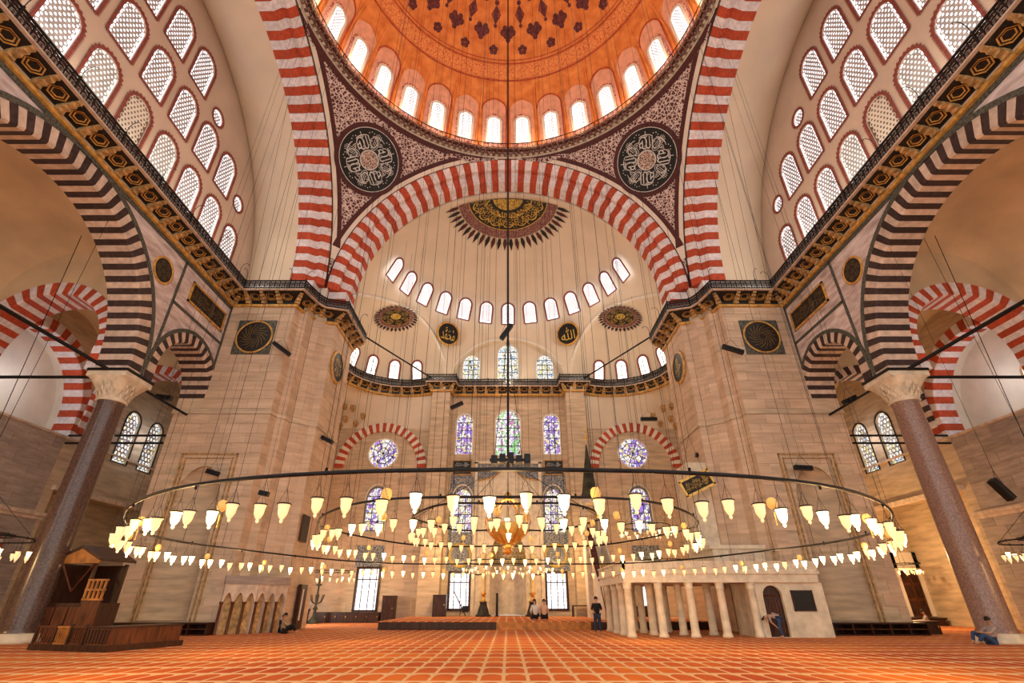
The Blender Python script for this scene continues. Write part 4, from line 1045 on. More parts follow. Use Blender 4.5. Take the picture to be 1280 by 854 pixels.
# tympanum windows in the shallow niche above the gallery
for cx, w_, h_ in ((0, 2.1, 4.0), (-3.85, 1.7, 2.75), (3.85, 1.7, 2.75)):
    o = window(wtemplate(w_, h_, 'glass_white', False, .3, 0, .10, 0, bmat='cream_light'), (cx, QY + .05, 21.85), 0)
    b = MB()
    for i in range(1, 3): x = -w_ / 2 + w_ * i / 3; b.box(x - .03, x + .03, -.06, -.02, 0, h_ - w_ / 2)
    for i in range(1, 5): b.box(-w_ / 2 + .05, w_ / 2 - .05, -.06, -.02, i * h_ / 5 - .03, i * h_ / 5 + .03)
    b.build('glazing_bar', 'painted_black', o)
for x, z0, w_, h_ in rects:                       # floor level windows with timber frames
    WN[0] += 1; o = struct('window_%d' % WN[0], (x, QY, z0))
    b = MB(); hw_ = w_ / 2
    for q in ((-hw_ - .14, -hw_ + .05, -.1, h_ + .14), (hw_ - .05, hw_ + .14, -.1, h_ + .14), (-hw_, hw_, -.12, .05), (-hw_, hw_, h_ - .05, h_ + .14)): b.box(q[0], q[1], -.12, .1, q[2], q[3])
    b.build('window_frame', 'wood_dark', o)
    MB().add([(-hw_, .3, 0), (hw_, .3, 0), (hw_, .3, h_), (-hw_, .3, h_)], [(0, 1, 2, 3)]).build('pane', 'daylight', o)
    b = MB()
    for xx in (-.28 * w_, .05 * w_, .34 * w_): b.box(xx - .03, xx + .03, .2, .26, 0, h_)
    b.box(-hw_, hw_, .2, .26, h_ * .72, h_ * .72 + .08); b.build('mullion', 'wood_dark', o)
    b = MB()
    for i in range(1, 9): b.box(-hw_, hw_, .26, .28, i * h_ / 9 - .012, i * h_ / 9 + .012)
    b.build('iron_grille', 'iron', o, kind='stuff')
# tile panels flanking the prayer niche
tp = struct('trim_tiles', label='blue grey tile panels framing the stained windows and the prayer niche')
def frame_panel(x0, x1, z0, z1, hole, name='tile_panel', m='tile_paint', d=-.06):
    b = MB(); P = PY(QY); b.holed([(x0, z0), (x1, z0), (x1, z1), (x0, z1)], hole, P, d, 0, -d * .9); b.build(name, m, tp)
for s in (-1, 1):
    c = s * 4.2
    frame_panel(c - 1.18, c + 1.18, 6.2, 12.0, [arched(1.75, 3.75, 12, c, 7.0, .3)])
    frame_panel(c - 1.18, c + 1.18, 3.85, 6.2, [])
    b = MB(); f = lambda u, v, d=0: (c + u, QY - .10 - d, 5.1 + v); disc(b, f, 0, .98, 32, 1); b.build('tile_roundel', 'tile_blue', tp)
    b = MB(); disc(b, f, .8, 1.0, 32, 1, .02); b.build('roundel_rim', 'gold_lattice_panel', tp)
    b = MB(); disc(b, f, 0, .5, 24, 1, .02); b.build('roundel_centre', 'tile_paint', tp)
    b = MB(); b.tube([(c + x, QY - .1, z + 7.0) for x, z in arched(2.0, 4.15, 12, 0, 0, .45)[1:]], .06, 5); b.build('arch_moulding', 'cream_light', tp)
    frame_panel(s * 12.1 - 1.2, s * 12.1 + 1.2, 4.1, 5.9, [], 'tile_panel', 'tile_paint')
    b = MB(); b.tube([(s * 12.1 + x, QY - .08, z + 7.1) for x, z in arched(2.05, 4.1, 12, 0, 0, .4)[1:]], .06, 5); b.build('arch_moulding', 'cream_light', tp)
    # black inscription plaques
    o = empty('inscription_plaque', (s * 4.35, QY - .08, 12.75), label='black plaque with white writing %s of the prayer niche top' % SIDE[s], cat='wall sign', group='black plaques on the far wall')
    MB().box(-.85, .85, -.04, .04, -.62, .62).build('board', 'black_board', o)
    b = MB()
    for q in ((-.93, -.85, -.70, .70), (.85, .93, -.70, .70), (-.93, .93, -.70, -.62), (-.93, .93, .62, .70)): b.box(q[0], q[1], -.07, .04, q[2], q[3])
    b.build('gilt_frame', 'gilt_stone', o)
    b = MB(); P6 = lambda u, v, d: (u, -.05 - d, v)
    for r_ in (-.27, .27):
        for k in range(2): text(b, (SAW, BASM, JAL, SAW)[(k + (r_ > 0)) % 4], P6, .66, .42, -.38 + .76 * k, r_)
    b.build('lettering', 'silver_paint', o)
# prayer niche of marble
mi = struct('trim_prayer_niche', label='tall marble prayer niche with a pointed crown and gilded hood in the far wall')
b = MB(); f_out = [(-3.0, .45), (3.0, .45), (3.0, 13.1), (-3.0, 13.1)]
b.holed(f_out, [mih], PY(QY), -.22, 0, .22)
for s in (-1, 1): b.box(min(s * 2.85, s * 3.15), max(s * 2.85, s * 3.15), QY - .38, QY, .45, 13.2)
b.box(-3.15, 3.15, QY - .38, QY, 13.05, 13.3)
for z in (3.6, 7.4, 8.6, 9.6): b.box(-2.85, 2.85, QY - .26, QY - .2, z, z + .1)
b.build('marble_frame', 'white_marble', mi)
b = MB(); P = PY(QY)                              # tiled crown either side of the pointed gable
for s in (-1, 1):
    b.prism([(s * 2.8, 13.0), (s * .1, 13.0)] + [(s * (.1 + 2.6 * t), 12.85 - 1.35 * t - .30 * sin(pi * t)) for t in [i / 8 for i in range(9)]] + [(s * 2.8, 11.5)], P, -.30, -.2)
b.build('tiled_crown', 'tile_paint', mi)
b = MB(); b.tube([(-2.8, QY - .33, 11.45)] + [(-2.7 + 2.7 * t, QY - .33, 11.5 + 1.35 * t + .0 - .30 * sin(pi * t)) for t in [i / 8 for i in range(9)]] + [(2.7 * t, QY - .33, 12.85 - 1.35 * t - .30 * sin(pi * t)) for t in [i / 8 for i in range(9)]] + [(2.8, QY - .33, 11.45)], .06, 5); b.build('gable_moulding', 'gilt_stone', mi)
b = MB(); vs = []; rows = 22
for i in range(rows + 1):
    z = .5 + 6.7 * i / rows; x = 1.55 if z < 4.6 else 1.55 * sqrt(max(0, 1 - ((z - 4.6) / 2.6) ** 2))
    for j in range(17): a = pi * j / 16; vs.append((x * cos(a), QY + 1.2 * x / 1.55 * sin(a), z))
b.add(vs, [(i * 17 + j, i * 17 + j + 1, (i + 1) * 17 + j + 1, (i + 1) * 17 + j) for i in range(rows) for j in range(16)]); b.build('niche', 'white_marble', mi, True)
b = MB()
for r_ in range(7):
    n = 13 - r_ * 1; z = 4.5 + r_ * .36; x_ = 1.5 * sqrt(max(0.02, 1 - ((z - 4.6) / 2.6) ** 2)) if z > 4.6 else 1.5
    for k in range(n): a = pi * (k + .5) / n; b.box(x_ * cos(a) * .97 - .09, x_ * cos(a) * .97 + .09, QY + x_ * .75 * sin(a) - .12, QY + x_ * .75 * sin(a) + .12, z, z + .24)
b.build('gilded_hood', 'gold_lattice_panel', mi, kind='stuff')

# ------------------------------------------------------------------ bracketed galleries with iron railings
def offset(path, d):
    """inward offset of an open polyline (room lies to the right hand of the walking direction)"""
    out = []
    for i, p in enumerate(path):
        ns = []
        for a, c in ((path[i - 1], p) if i else (None, None), (p, path[i + 1]) if i < len(path) - 1 else (None, None)):
            if a is None: continue
            t = Vector((c[0] - a[0], c[1] - a[1])).normalized(); ns.append(Vector((t.y, -t.x)))
        n_ = ns[0] if len(ns) == 1 else (ns[0] + ns[1]).normalized(); k = 1 if len(ns) == 1 else min(1.6, 1 / max(.35, n_.dot(ns[0])))
        out.append((p[0] + n_.x * d * k, p[1] + n_.y * d * k))
    return out
ZW = 20.82                                        # walkway level
def rail_panel_mesh():
    b = MB(); h_ = .66; c_ = MB()
    b.box(0, 1, -.04, .04, .65, .74); b.box(0, 1, -.025, .025, 0.02, .06); b.box(0, 1, -.02, .02, .54, .57)
    for i in range(3):
        for j in range(2):
            cx, cz = (i + .5) / 3, .18 + .24 * j
            b.tube([(cx + .12 * cos(2 * pi * k / 8), 0, cz + .11 * sin(2 * pi * k / 8)) for k in range(8)], .026, 3, 1 if j == 0 else 0, True)
            b.box(cx - .035, cx + .035, -.01, .01, cz - .12, cz + .12, 0); b.box(cx - .16, cx + .16, -.01, .01, cz - .02, cz + .02, 1); b.box(cx + .14, cx + .19, -.02, .02, .03, .66, 0)
            for e in (-1, 1):
                b.add([(cx - .15, .012, cz - e * .11 - .03), (cx + .15, .012, cz + e * .11 - .03), (cx + .15, .012, cz + e * .11 + .03), (cx - .15, .012, cz - e * .11 + .03)], [(0, 1, 2, 3)], 0)
    return b.mesh('railing_panel', ['iron', 'silver_iron'])
RP = rail_panel_mesh()
POST = MB().box(-.04, .04, -.04, .04, 0, .82).mesh('railing_post', 'iron')
CURL = MB().tube([(0, 0, .8), (0, -.02, 1.15), (0, -.12, 1.4), (0, -.32, 1.5), (0, -.5, 1.42), (0, -.55, 1.3)], .02, 4).mesh('lamp_hook', 'iron')
def bracket_mesh(over, w_=.34):
    b = MB()
    for i, (o0, z0, z1) in enumerate(((.28, 20.14, 20.34), (.52, 20.30, 20.50), (.78, 20.46, 20.64), (1.0, 20.60, 20.74))):
        b.box(-w_ / 2 + .02 * i, w_ / 2 - .02 * i, -o0 * over, .02, z0 - ZW, z1 - ZW)
    return b.mesh('bracket', 'bracket_stone')
CELL = {}
def cell_mesh(over, L_):
    k = (over, round(L_, 1))
    if k not in CELL:
        b = MB(); c = k[1] / 2
        for q, (o_, z_, mi) in enumerate(((.86, -.14, 0), (.62, -.30, 1), (.36, -.46, 0))):     # nested painted hexagonal coffers
            r = (.42 - .07 * q) * min(1, k[1] / 1.1); cy = -over * .5
            ym = min(.8 * r, over * .42)
            def zf(y, q=q): return -.44 + .305 * min(1, -y / over) - .02 + .012 * q
            hx = [(c + r * cos(R(60 * i)), cy + ym * sin(R(60 * i)), zf(cy + ym * sin(R(60 * i)))) for i in range(6)]
            hy = [(c + r * .74 * cos(R(60 * i)), cy + .74 * ym * sin(R(60 * i)), zf(cy + .74 * ym * sin(R(60 * i))) + .03) for i in range(6)]
            b.add(hx + hy, [(i, (i + 1) % 6, (i + 1) % 6 + 6, i + 6) for i in range(6)], 1 if q == 1 else 0)
        b.add(hy, [(0, 1, 2, 3, 4, 5)], 2)
        CELL[k] = b.mesh('painted_coffer', ['gilt_stone', 'painted_black', 'painted_red'])
    return CELL[k]
def gallery(name, path, over, spacing, label, hooks=2, closed_ends=True, curls=True):
    G = struct(name, label=label); inn = offset(path, over); mid = offset(path, over * .55); near = offset(path, .10); n = len(path)
    def quads(pa, za, pb, zb, m, nm, up=None):
        vs = []
        for a, c in zip(pa, pb): vs += [(a[0], a[1], za), (c[0], c[1], zb)]
        MB().add(vs, [(2 * i, 2 * i + 1, 2 * i + 3, 2 * i + 2) for i in range(n - 1)]).build(nm, m, G)
    vs = []
    for p_, q_ in zip(offset(path, -.05), offset(path, over + .08)):
        vs += [(p_[0], p_[1], ZW - .09), (q_[0], q_[1], ZW - .09), (q_[0], q_[1], ZW), (p_[0], p_[1], ZW)]
    MB().add(vs, [(4 * i + j, 4 * i + (j + 1) % 4, 4 * i + 4 + (j + 1) % 4, 4 * i + 4 + j) for i in range(n - 1) for j in range(4)]).build('walkway_slab', 'pale_stone', G)
    vs = []
    for p_, q_ in zip(offset(path, -.02), offset(path, .16)):
        vs += [(q_[0], q_[1], WALK - .13), (q_[0], q_[1], WALK + .05), (p_[0], p_[1], WALK + .08), (p_[0], p_[1], WALK - .16)]
    MB().add(vs, [(4 * i + j, 4 * i + (j + 1) % 4, 4 * i + 4 + (j + 1) % 4, 4 * i + 4 + j) for i in range(n - 1) for j in range(4)]).build('gilt_moulding', 'gilt_stone', G)
    quads(offset(path, .03), WALK, offset(path, .06), ZW - .4, 'painted_black', 'painted_band'); quads(offset(path, .06), ZW - .4, offset(path, over * .92), ZW - .095, 'painted_black', 'painted_soffit')
    bm_ = bracket_mesh(over * .92, .34)
    for i in range(n - 1):
        a, c = Vector(path[i]), Vector(path[i + 1]); L_ = (c - a).length; t = (c - a) / L_; rz = atan2(t.y, t.x); k = max(1, round(L_ / spacing))
        for j in range(k + (1 if i == n - 2 else 0)):
            q = a + t * (L_ * j / k); rz2 = rz
            if j == 0 and i: t0 = (Vector(path[i]) - Vector(path[i - 1])).normalized(); tt = (t + t0); rz2 = atan2(tt.y, tt.x)
            put('bracket', bm_, G, (q.x, q.y, ZW), (0, 0, rz2))
            if L_ / k > .5 and j < k: put('painted_coffer', cell_mesh(over * .92, L_ / k), G, (q.x, q.y, ZW), (0, 0, rz))
        a, c = Vector(inn[i]), Vector(inn[i + 1]); L_ = (c - a).length
        if L_ < .1: continue
        t = (c - a) / L_; rz = atan2(t.y, t.x); k = max(1, round(L_ / .95))
        for j in range(k):
            q = a + t * (L_ * j / k); put('railing_panel', RP, G, (q.x, q.y, ZW), (0, 0, rz), (L_ / k, 1, 1))
            if j % 3 == 0:
                put('railing_post', POST, G, (q.x, q.y, ZW), (0, 0, rz))
                if curls and j % 3 == 0: put('lamp_hook', CURL, G, (q.x, q.y, ZW), (0, 0, rz))
exc = [(-10.3 + 5.45 * cos(R(a)), 41.2 + 5.45 * sin(R(a))) for a in range(180, 56, -12)]
for s in (-1, 1):
    near_ = [(-19.5, 2.0), (-19.5, 29.5), (-15.05, 29.5), (-14.8, 30.6), (-14.2, 31.7), (-13.0, 32.05), (-13.0, 36.4)]
    far_ = [(-15.75, 38.3)] + exc + [(-7.55, 45.2), (-5.65, 45.2), (-5.55, QY - .30), (0, QY - .30)]
    if s > 0: near_ = [(-x, y) for x, y in reversed(near_)]; far_ = [(-x, y) for x, y in reversed(far_)]
    gallery('trim_%s_gallery' % SIDE[s], near_, .98, 1.19, 'bracketed gallery with a black iron railing along the %s arcade and pier' % SIDE[s])
    gallery('trim_%s_apse_gallery' % SIDE[s], far_, .55, 1.05, 'bracketed gallery with iron railing round the %s half of the apse' % SIDE[s], curls=False)
    b = MB()                                      # plain wall behind the walkway
    ln = [(-19.45, 2), (-19.45, 29.55), (-15.0, 29.55)]
    vs = []
    b.build  # no geometry: the tympanum and vault come down to the walkway
# slab closing the walkway behind the railings, level with it
for s in (-1, 1):
    b = MB(); x0, x1 = sorted((s * 19.45, s * 21.4)); b.box(x0, x1, 2, 29.5, WALK, ZW)
    pl = [(19.5, 29.5), (15.05, 29.5), (14.8, 30.6), (14.2, 31.7), (13.0, 32.05), (13.0, 36.4), (15.75, 38.3), (21.2, 38.3), (21.2, 29.5)]
    b.prism([(s * x, y) for x, y in pl], lambda u, v, d: (u, v, d), WALK, ZW); b.build('trim_gallery_floor', 'pale_stone', kind='structure', label='stone floor of the %s gallery' % SIDE[s])

# ------------------------------------------------------------------ hanging ring chandelier
CH0 = Vector((0, YC, 0))
ch = empty('ring_chandelier', (0, YC, 0), label='huge black iron ring chandelier with three rings of glass lamps under the dome', cat='chandelier')
def lamp_meshes(glassmat, tag_):
    g = MB(); g.lathe([(.0, -.235), (.014, -.225), (.024, -.205), (.014, -.185), (.035, -.165), (.062, -.11), (.070, -.03), (.082, .01), (.078, .02)], 12)
    return g.mesh('glass', glassmat, True)
GB, GD = lamp_meshes('lamp_bright', 'b'), lamp_meshes('lamp_dim', 'd')
capb = MB(); capb.lathe([(0, .035), (.07, .03), (.095, .02), (.095, .008), (0, .008)], 12)
for k in range(3): a = 2 * pi * k / 3; capb.tube([(.08 * cos(a), .08 * sin(a), .02), (0, 0, .22)], .003, 3)
CAP = capb.mesh('cap', 'iron'); ROD = {}
def lamp(parent, x, y, z, zr, bright, sc=1.0):
    """lamp > glass, cap, hanging wire; z = rim of the glass, zr = ring it hangs from"""
    k = round(zr - z, 2)
    if k not in ROD: ROD[k] = MB().tube([(0, 0, .21), (0, 0, k)], .004, 3).mesh('wire', 'iron')
    l = put('lamp', GB if bright else GD, parent, (x, y, z)); put('cap', CAP, l); put('wire', ROD[k], l)
    l.rotation_euler = (0, 0, random.random() * 6)
EGG = MB().lathe([(0, -.085), (.035, -.08), (.06, -.05), (.072, -.005), (.065, .045), (.04, .075), (0, .085)], 12).mesh('ostrich_egg', 'egg_shell', True)
TAS = MB().lathe([(.006, 0), (.012, -.03), (.005, -.15), (.014, -.18), (0, -.2)], 6).mesh('tassel', 'gold')
def iron_ring(parent, r, z, wob=.04):
    n = 96; b = MB(); b.tube([(r * cos(2 * pi * k / n), r * sin(2 * pi * k / n), z + wob * sin(2 * pi * k / n * 5)) for k in range(n)], .030, 6, 0, True)
    for k in range(24): a = 2 * pi * k / 24; b.tube([(r * cos(a), r * sin(a), z - .04), (r * cos(a), r * sin(a), z + .06)], .022, 4)
    b.build('iron_ring', 'iron', parent, True)
for (r, z, n, drop, sc) in ((9.59, 3.06, 128, .35, 1), (5.52, 3.46, 76, .42, 1), (2.91, 3.77, 42, .48, 1)):
    iron_ring(ch, r, z)
    for k in range(n):
        a = 2 * pi * (k + .5) / n; rr = r + (.03 if k % 2 else -.03)
        br = (k * 7 + int(r)) % 11 in (0, 3, 6) or (r > 9 and abs(cos(a)) > .985)
        if r < 3: br = False
        lamp(ch, rr * cos(a), rr * sin(a), z - drop - .03 * (k % 3), z, br)
        if k % 6 == 2:
            e = put('ostrich_egg', EGG, ch, ((r - .15) * cos(a), (r - .15) * sin(a), z - .30)); put('tassel', TAS, e, (0, 0, -.12))
    m = {9.59: 30, 5.52: 18, 2.91: 8}[r]
    for k in range(m):
        a = 2 * pi * (k + .25) / m; top = dome_top(r * cos(a), YC + r * sin(a)); wr = .0045 if (r * sin(a) < -2) else .009
        put('suspension_cable', MB().tube([(r * cos(a), r * sin(a), z), (r * cos(a) * 1.0, r * sin(a), top)], wr, 3).mesh('suspension_cable', 'iron'), ch)
# gilded openwork lantern, winch and the thick central chain
b = MB()
for k in range(12):
    a = 2 * pi * k / 12; b.tube([(r_ * cos(a), r_ * sin(a), z_) for r_, z_ in ((.10, 3.02), (.35, 3.14), (.60, 3.38), (.70, 3.70), (.60, 4.02), (.34, 4.26), (.1, 4.36))], .022, 5)
b.lathe([(0, 2.72), (.06, 2.76), (.14, 2.84), (.10, 2.92), (.20, 3.0), (.10, 3.06)], 16); b.lathe([(.12, 4.34), (.16, 4.42), (.08, 4.55), (0, 4.6)], 16)
b.build('gilded_lantern', 'brass', ch, True)
MB().lathe([(.1, 3.04), (.34, 3.16), (.56, 3.38), (.62, 3.6), (.60, 3.62)], 24).build('lantern_bowl', 'gilt_stone', ch, True)
b = MB()
for k in range(5): x = -.55 + .27 * k; b.box(x, x + .2, -.18, .18, 5.46 + .04 * (k % 2), 5.72 + .05 * (k % 3))
b.box(-.6, .62, -.06, .06, 5.56, 5.64); b.build('winch_box', 'iron', ch)
b = MB(); b.tube([(0, 0, 5.7), (0, 0, dome_top(0, YC))], .045, 6)
for e in (-1, 1): b.tube([(e * .45, 0, 5.7), (0, 0, 10.4)], .010, 4)
b.build('central_chain', 'iron', ch)
for k in range(8):
    a = 2 * pi * k / 8; r = 2.91; put('suspension_cable', MB().tube([(r * cos(a), r * sin(a), 3.78), (.1 * cos(a), .1 * sin(a), 5.5)], .010, 3).mesh('suspension_cable', 'iron'), ch)
lamp(ch, -.02, -1.1, 3.62, 4.7, True); lamp(ch, .02, -.75, 3.25, 4.7, True)
# lesser chandeliers
def small_chandelier(loc, r, n, label, top, nr=1):
    c_ = empty('small_chandelier', loc, label=label, cat='chandelier', group='lesser ring chandeliers')
    iron_ring(c_, r, 0, .01)
    if nr > 1: iron_ring(c_, r * .72, .12, .01)
    for k in range(n):
        a = 2 * pi * k / n; rr = r * (1 if k % 2 else .86); lamp(c_, rr * cos(a), rr * sin(a), -.42 - .05 * (k % 3), 0, k % 3 == 0)
    for k in range(4): a = 2 * pi * (k + .5) / 4; put('suspension_cable', MB().tube([(r * cos(a), r * sin(a), 0), (0, 0, 2.2)], .010, 3).mesh('suspension_cable', 'iron'), c_)
    put('suspension_cable', MB().tube([(0, 0, 2.2), (0, 0, top - loc[2])], .012, 3).mesh('suspension_cable', 'iron'), c_)
small_chandelier((-19.8, 18.6, 3.55), 2.3, 34, 'ring chandelier cut by the left edge of the picture, near the left column', 18.3, 2)
small_chandelier((22.1, 20.4, 3.65), 2.3, 34, 'ring chandelier of round lamps cut by the right edge of the picture', 19.6, 2)
small_chandelier((9.4, 35.8, 6.1), 1.7, 22, 'ring chandelier hanging above the marble platform, left of the right pier', half_top(9.4, 36.3))
small_chandelier((-13.6, 41.5, 3.55), 1.8, 20, 'ring chandelier hanging before the left window of the far wall', 25.6)
small_chandelier((0, 41.0, 4.15), 3.4, 40, 'wide ring chandelier hanging before the prayer niche', half_top(0, 41))
small_chandelier((12.2, 42.5, 4.4), 1.6, 18, 'ring chandelier deep behind the marble platform', 26)
small_chandelier((28.4, 38.6, 3.9), 1.0, 14, 'small ring chandelier before the red door of the right aisle', 18.6)

# ------------------------------------------------------------------ loudspeakers hung from wires
def speaker(x, y, z, label, L_=1.0, tilt=0, rz=0, top=None):
    o = empty('loudspeaker', (x, y, z), label=label, cat='loudspeaker', group='hanging loudspeakers')
    RM = Matrix.Rotation(rz, 4, 'Z') @ Matrix.Rotation(tilt, 4, 'Y')
    MB().box(-L_ / 2, L_ / 2, -.14, .14, -.13, .13, 0, RM).build('cabinet', 'black_board', o)
    MB().box(-L_ / 2 + .04, L_ / 2 - .04, -.16, -.14, -.10, .10, 0, RM).build('grille', 'iron', o)
    b = MB(); e = RM @ Vector((-L_ * .4, 0, .13)); f_ = RM @ Vector((L_ * .4, 0, .13)); b.tube([e, (0, 0, .75), f_], .012, 3); b.tube([(0, 0, .75), (0, 0, (top or z + 12) - z)], .009, 3); b.build('wire', 'iron', o)
def at(u, v, Y):
    """world point seen at a pixel, on the vertical plane at distance Y (layout arithmetic only)"""
    c, s_ = cos(R(28)), sin(R(28)); x, y = (u - 635) / 612, (427 - v) / 612; t = Y / (c - y * s_)
    return x * t, Y, 1.5 + (s_ + y * c) * t
AIS = 20.3
def arch_y(u, v):
    x1, _, _ = at(u, v, 1.0); return AIS / abs(x1)
for (u, v, Y, L_, ti, lb, top) in ((352, 436, 28.95, 1.5, .62, 'black loudspeaker tilted steeply on the front of the left pier', 20.72), (916, 437, 28.95, 1.4, .35, 'black loudspeaker on the front of the right pier beside the roundel', 20.72),
        (633, 415, 26, 1.15, -1.0, 'black loudspeaker hung nearly upright on the central axis', 'dome'), (571, 507, 36, 1.05, -.45, 'small black loudspeaker just below the apse gallery, left of centre', 'half'), (811, 524, 38, 1.3, .0, 'level black loudspeaker before the right red and white arch', 'half'),
        (409, 550, 33.2, .9, .45, 'small black loudspeaker low on the inner corner of the left pier', 20.72), (876, 570, 33.2, .7, .2, 'small black loudspeaker on the inner corner of the right pier', 20.72), (266, 591, 28.95, .75, .25, 'short black loudspeaker before the tall niche of the left pier', 20.72),
        (330, 617, 28.95, .55, .2, 'smallest black loudspeaker above the ring, left pier', 20.72), (1004, 585, 28.95, 1.0, .05, 'black loudspeaker hanging before the tall niche of the right pier', 20.72), (1252, 612, 20, .9, 1.0, 'black loudspeaker on wires near the right edge', 20.0), (205, 497, 0, .9, .1, 'black loudspeaker at the foot of the small left arch', 'arch'), (1062, 500, 0, .9, -.4, 'black loudspeaker at the foot of the small right arch', 'arch')):
    if top == 'arch': Y = arch_y(u, v)
    x, y, z = at(u, v, Y)
    if top == 'dome': top = dome_top(x, y)
    if top == 'half': top = half_top(x, y)
    if top == 'arch': top = ZSm + sqrt(max(.2, 2.44 ** 2 - (y - YS) ** 2))
    speaker(x, y, z, lb, L_, ti, 0, top)
# other plain hanging wires
for i in range(16):
    x = random.uniform(-9.5, 9.5); y = random.uniform(33, 41); 
    if abs(x) < .5: x += 1
    if 5.6 < x < 7.9 and y > 35: x = -x
    top = half_top(x, y)
    o = MB().tube([(x, y, random.uniform(4, 7)), (x, y, top)], .009, 3).build('hanging_wire', 'iron'); tag(o, 'thin wire hanging from the half dome', 'wire', 'thin wires hanging in the apse')
for s in (-1, 1):
    for th_, xx in ((62, 18.3), (55, 17.6), (47, 16.9), (36, 16.2)):
        o = MB().tube([(s * xx, 28.55, 21.5), (s * 16.0, YC2 + 12.83 * cos(R(th_)), 22.68 + 12.83 * sin(R(th_)))], .012, 3).build('hanging_wire', 'iron'); tag(o, 'thin wire slanting from the %s pier gallery up to the great arch' % SIDE[s], 'wire', 'slanting wires over the %s gallery' % SIDE[s])
    o = MB().tube([(s * 20.3, 23.3, 13), (s * 24.5, 18.5, 3.8)], .02, 3) if False else MB().tube([(s * 22.3, 20.0, 18.4), (s * 27.5, 25.5, 8.0)], .022, 3)
    o = o.build('hanging_wire', 'iron'); tag(o, 'thin wire slanting across the %s aisle vault' % SIDE[s], 'wire')
    o = MB().tube([(s * 13.4, 35.6, 21.9), (s * 7.3, 45.1, 21.1)], .07, 6).build('tie_rod', 'iron'); tag(o, 'thin black tie rod across the mouth of the %s apse niche' % SIDE[s], 'tie rod')
o = MB().tube([(-18.6, 24, 22.8), (18.6, 24, 22.8)], .02, 3); 

# ------------------------------------------------------------------ raised platform before the prayer niche
pf = empty('prayer_platform', (0, 40, 0), label='low carpeted wooden platform in front of the prayer niche', cat='platform')
MB().box(-7.9, 12.5, -5.9, 5.1, .41, .45).build('carpet_top', 'carpet', pf); MB().box(-5.5, 5.5, 5.1, 6.25, .41, .45).build('carpet_top', 'carpet', pf)
MB().box(-7.85, 12.45, -5.85, 5.1, 0, .41).build('body', 'wood_dark', pf); MB().box(-5.45, 5.45, 5.1, 6.2, 0, .41).build('body', 'wood_dark', pf)
for i in range(16):
    x = -7.85 + i * 1.27; 
    if -1.0 < x + .6 < 5: continue
    MB().box(x + .04, x + 1.23, -5.9, -5.84, .05, .37).build('side_panel', 'wood_dark', pf)
MB().box(-.7, 5.0, -5.93, -5.84, 0, .41).build('pale_front', 'wood_honey_or_lit', pf)

# ------------------------------------------------------------------ marble platform on columns by the right pier
mh = empty('marble_platform', (9, 29, 0), label='pale marble raised platform on slender columns before the right pier', cat='platform')
def mcol(x, y, r=.20):
    o = MB(); o.lathe([(0, 0), (.25, 0), (.25, .07), (r + .03, .12), (r, .2), (r * .97, 1.2), (r * .92, 2.05), (r + .03, 2.10), (r, 2.14), (.22, 2.28), (.24, 2.34), (0, 2.34)], 10)
    return o
CM = mcol(0, 0).mesh('column', 'white_marble', True)
cols = [(5.9, 27.1), (7.42, 27.1), (8.94, 27.1), (10.46, 27.1), (12.0, 27.1), (5.9, 28.75), (5.9, 30.5), (5.9, 32.5), (7.42, 28.9), (7.42, 31.0), (8.94, 28.9), (8.94, 31.6), (10.46, 28.9), (10.46, 31.6), (7.42, 33), (8.94, 33.6)]
for x, y in cols: put('column', CM, mh, (x - 9, y - 29, 0))
b = MB(); b.box(-3.3, 6.3, -2.15, 5.0, 2.34, 2.72); b.box(-3.38, 6.4, -2.23, 5.0, 2.72, 2.86); b.box(-3.34, 6.3, -2.18, 5.0, 2.86, 2.90); b.build('deck', 'white_marble', mh)
b = MB(); b.box(-3.3, 6.4, -2.16, -2.04, 2.90, 3.22); b.box(-3.3, -3.18, -2.16, 5, 2.90, 3.22); b.box(-3.36, 6.4, -2.20, -2.0, 3.22, 3.30); b.box(-3.36, -3.12, -2.2, 5, 3.22, 3.30)
for k in range(7): b.box(-3.0 + 1.35 * k, -1.85 + 1.35 * k, -2.20, -2.15, 2.98, 3.16)
b.build('parapet', 'white_marble', mh)
b = MB(); b.holed([(3.1, 0), (6.5, 0), (6.5, 2.34), (3.1, 2.34)], [arched(.95, 2.2, 8, 3.95, .02)], lambda u, v, d: (u, -2.0 + d, v), 0, 0, .25)
b.box(6.3, 6.48, -1.98, .5, 0, 2.33); b.box(3.0, 3.15, -1.98, 0.5, 0, 2.33); b.build('stair_enclosure', 'white_marble', mh)
b = MB(); ln = arched(.95, 2.2, 8, 3.95, .02); b.prism(ln, lambda u, v, d: (u, -1.82 + d, v), 0, .05); o = b.build('door', 'wood_dark', mh)
b = MB(); b.tube([(3.58 + .1 * 0 + .74 * i / 8, -1.84, 1.78) for i in range(9)], .03, 4); 
for k in range(5): b.box(3.6 + .16 * k, 3.64 + .16 * k, -1.85, -1.82, .2, 1.6)
b.build('door_ribs', 'wood_red', o)
b = MB(); b.box(4.9, 5.85, -2.06, -2.0, 1.15, 1.95); b.build('dark_panel', 'black_board', mh)
b = MB(); 
for q in ((4.85, 5.9, 1.95, 2.0), (4.85, 5.9, 1.10, 1.15), (4.85, 4.9, 1.1, 2), (5.85, 5.9, 1.1, 2)): b.box(q[0], q[1], -2.08, -2.0, q[2], q[3])
b.build('panel_frame', 'wood_dark', mh)
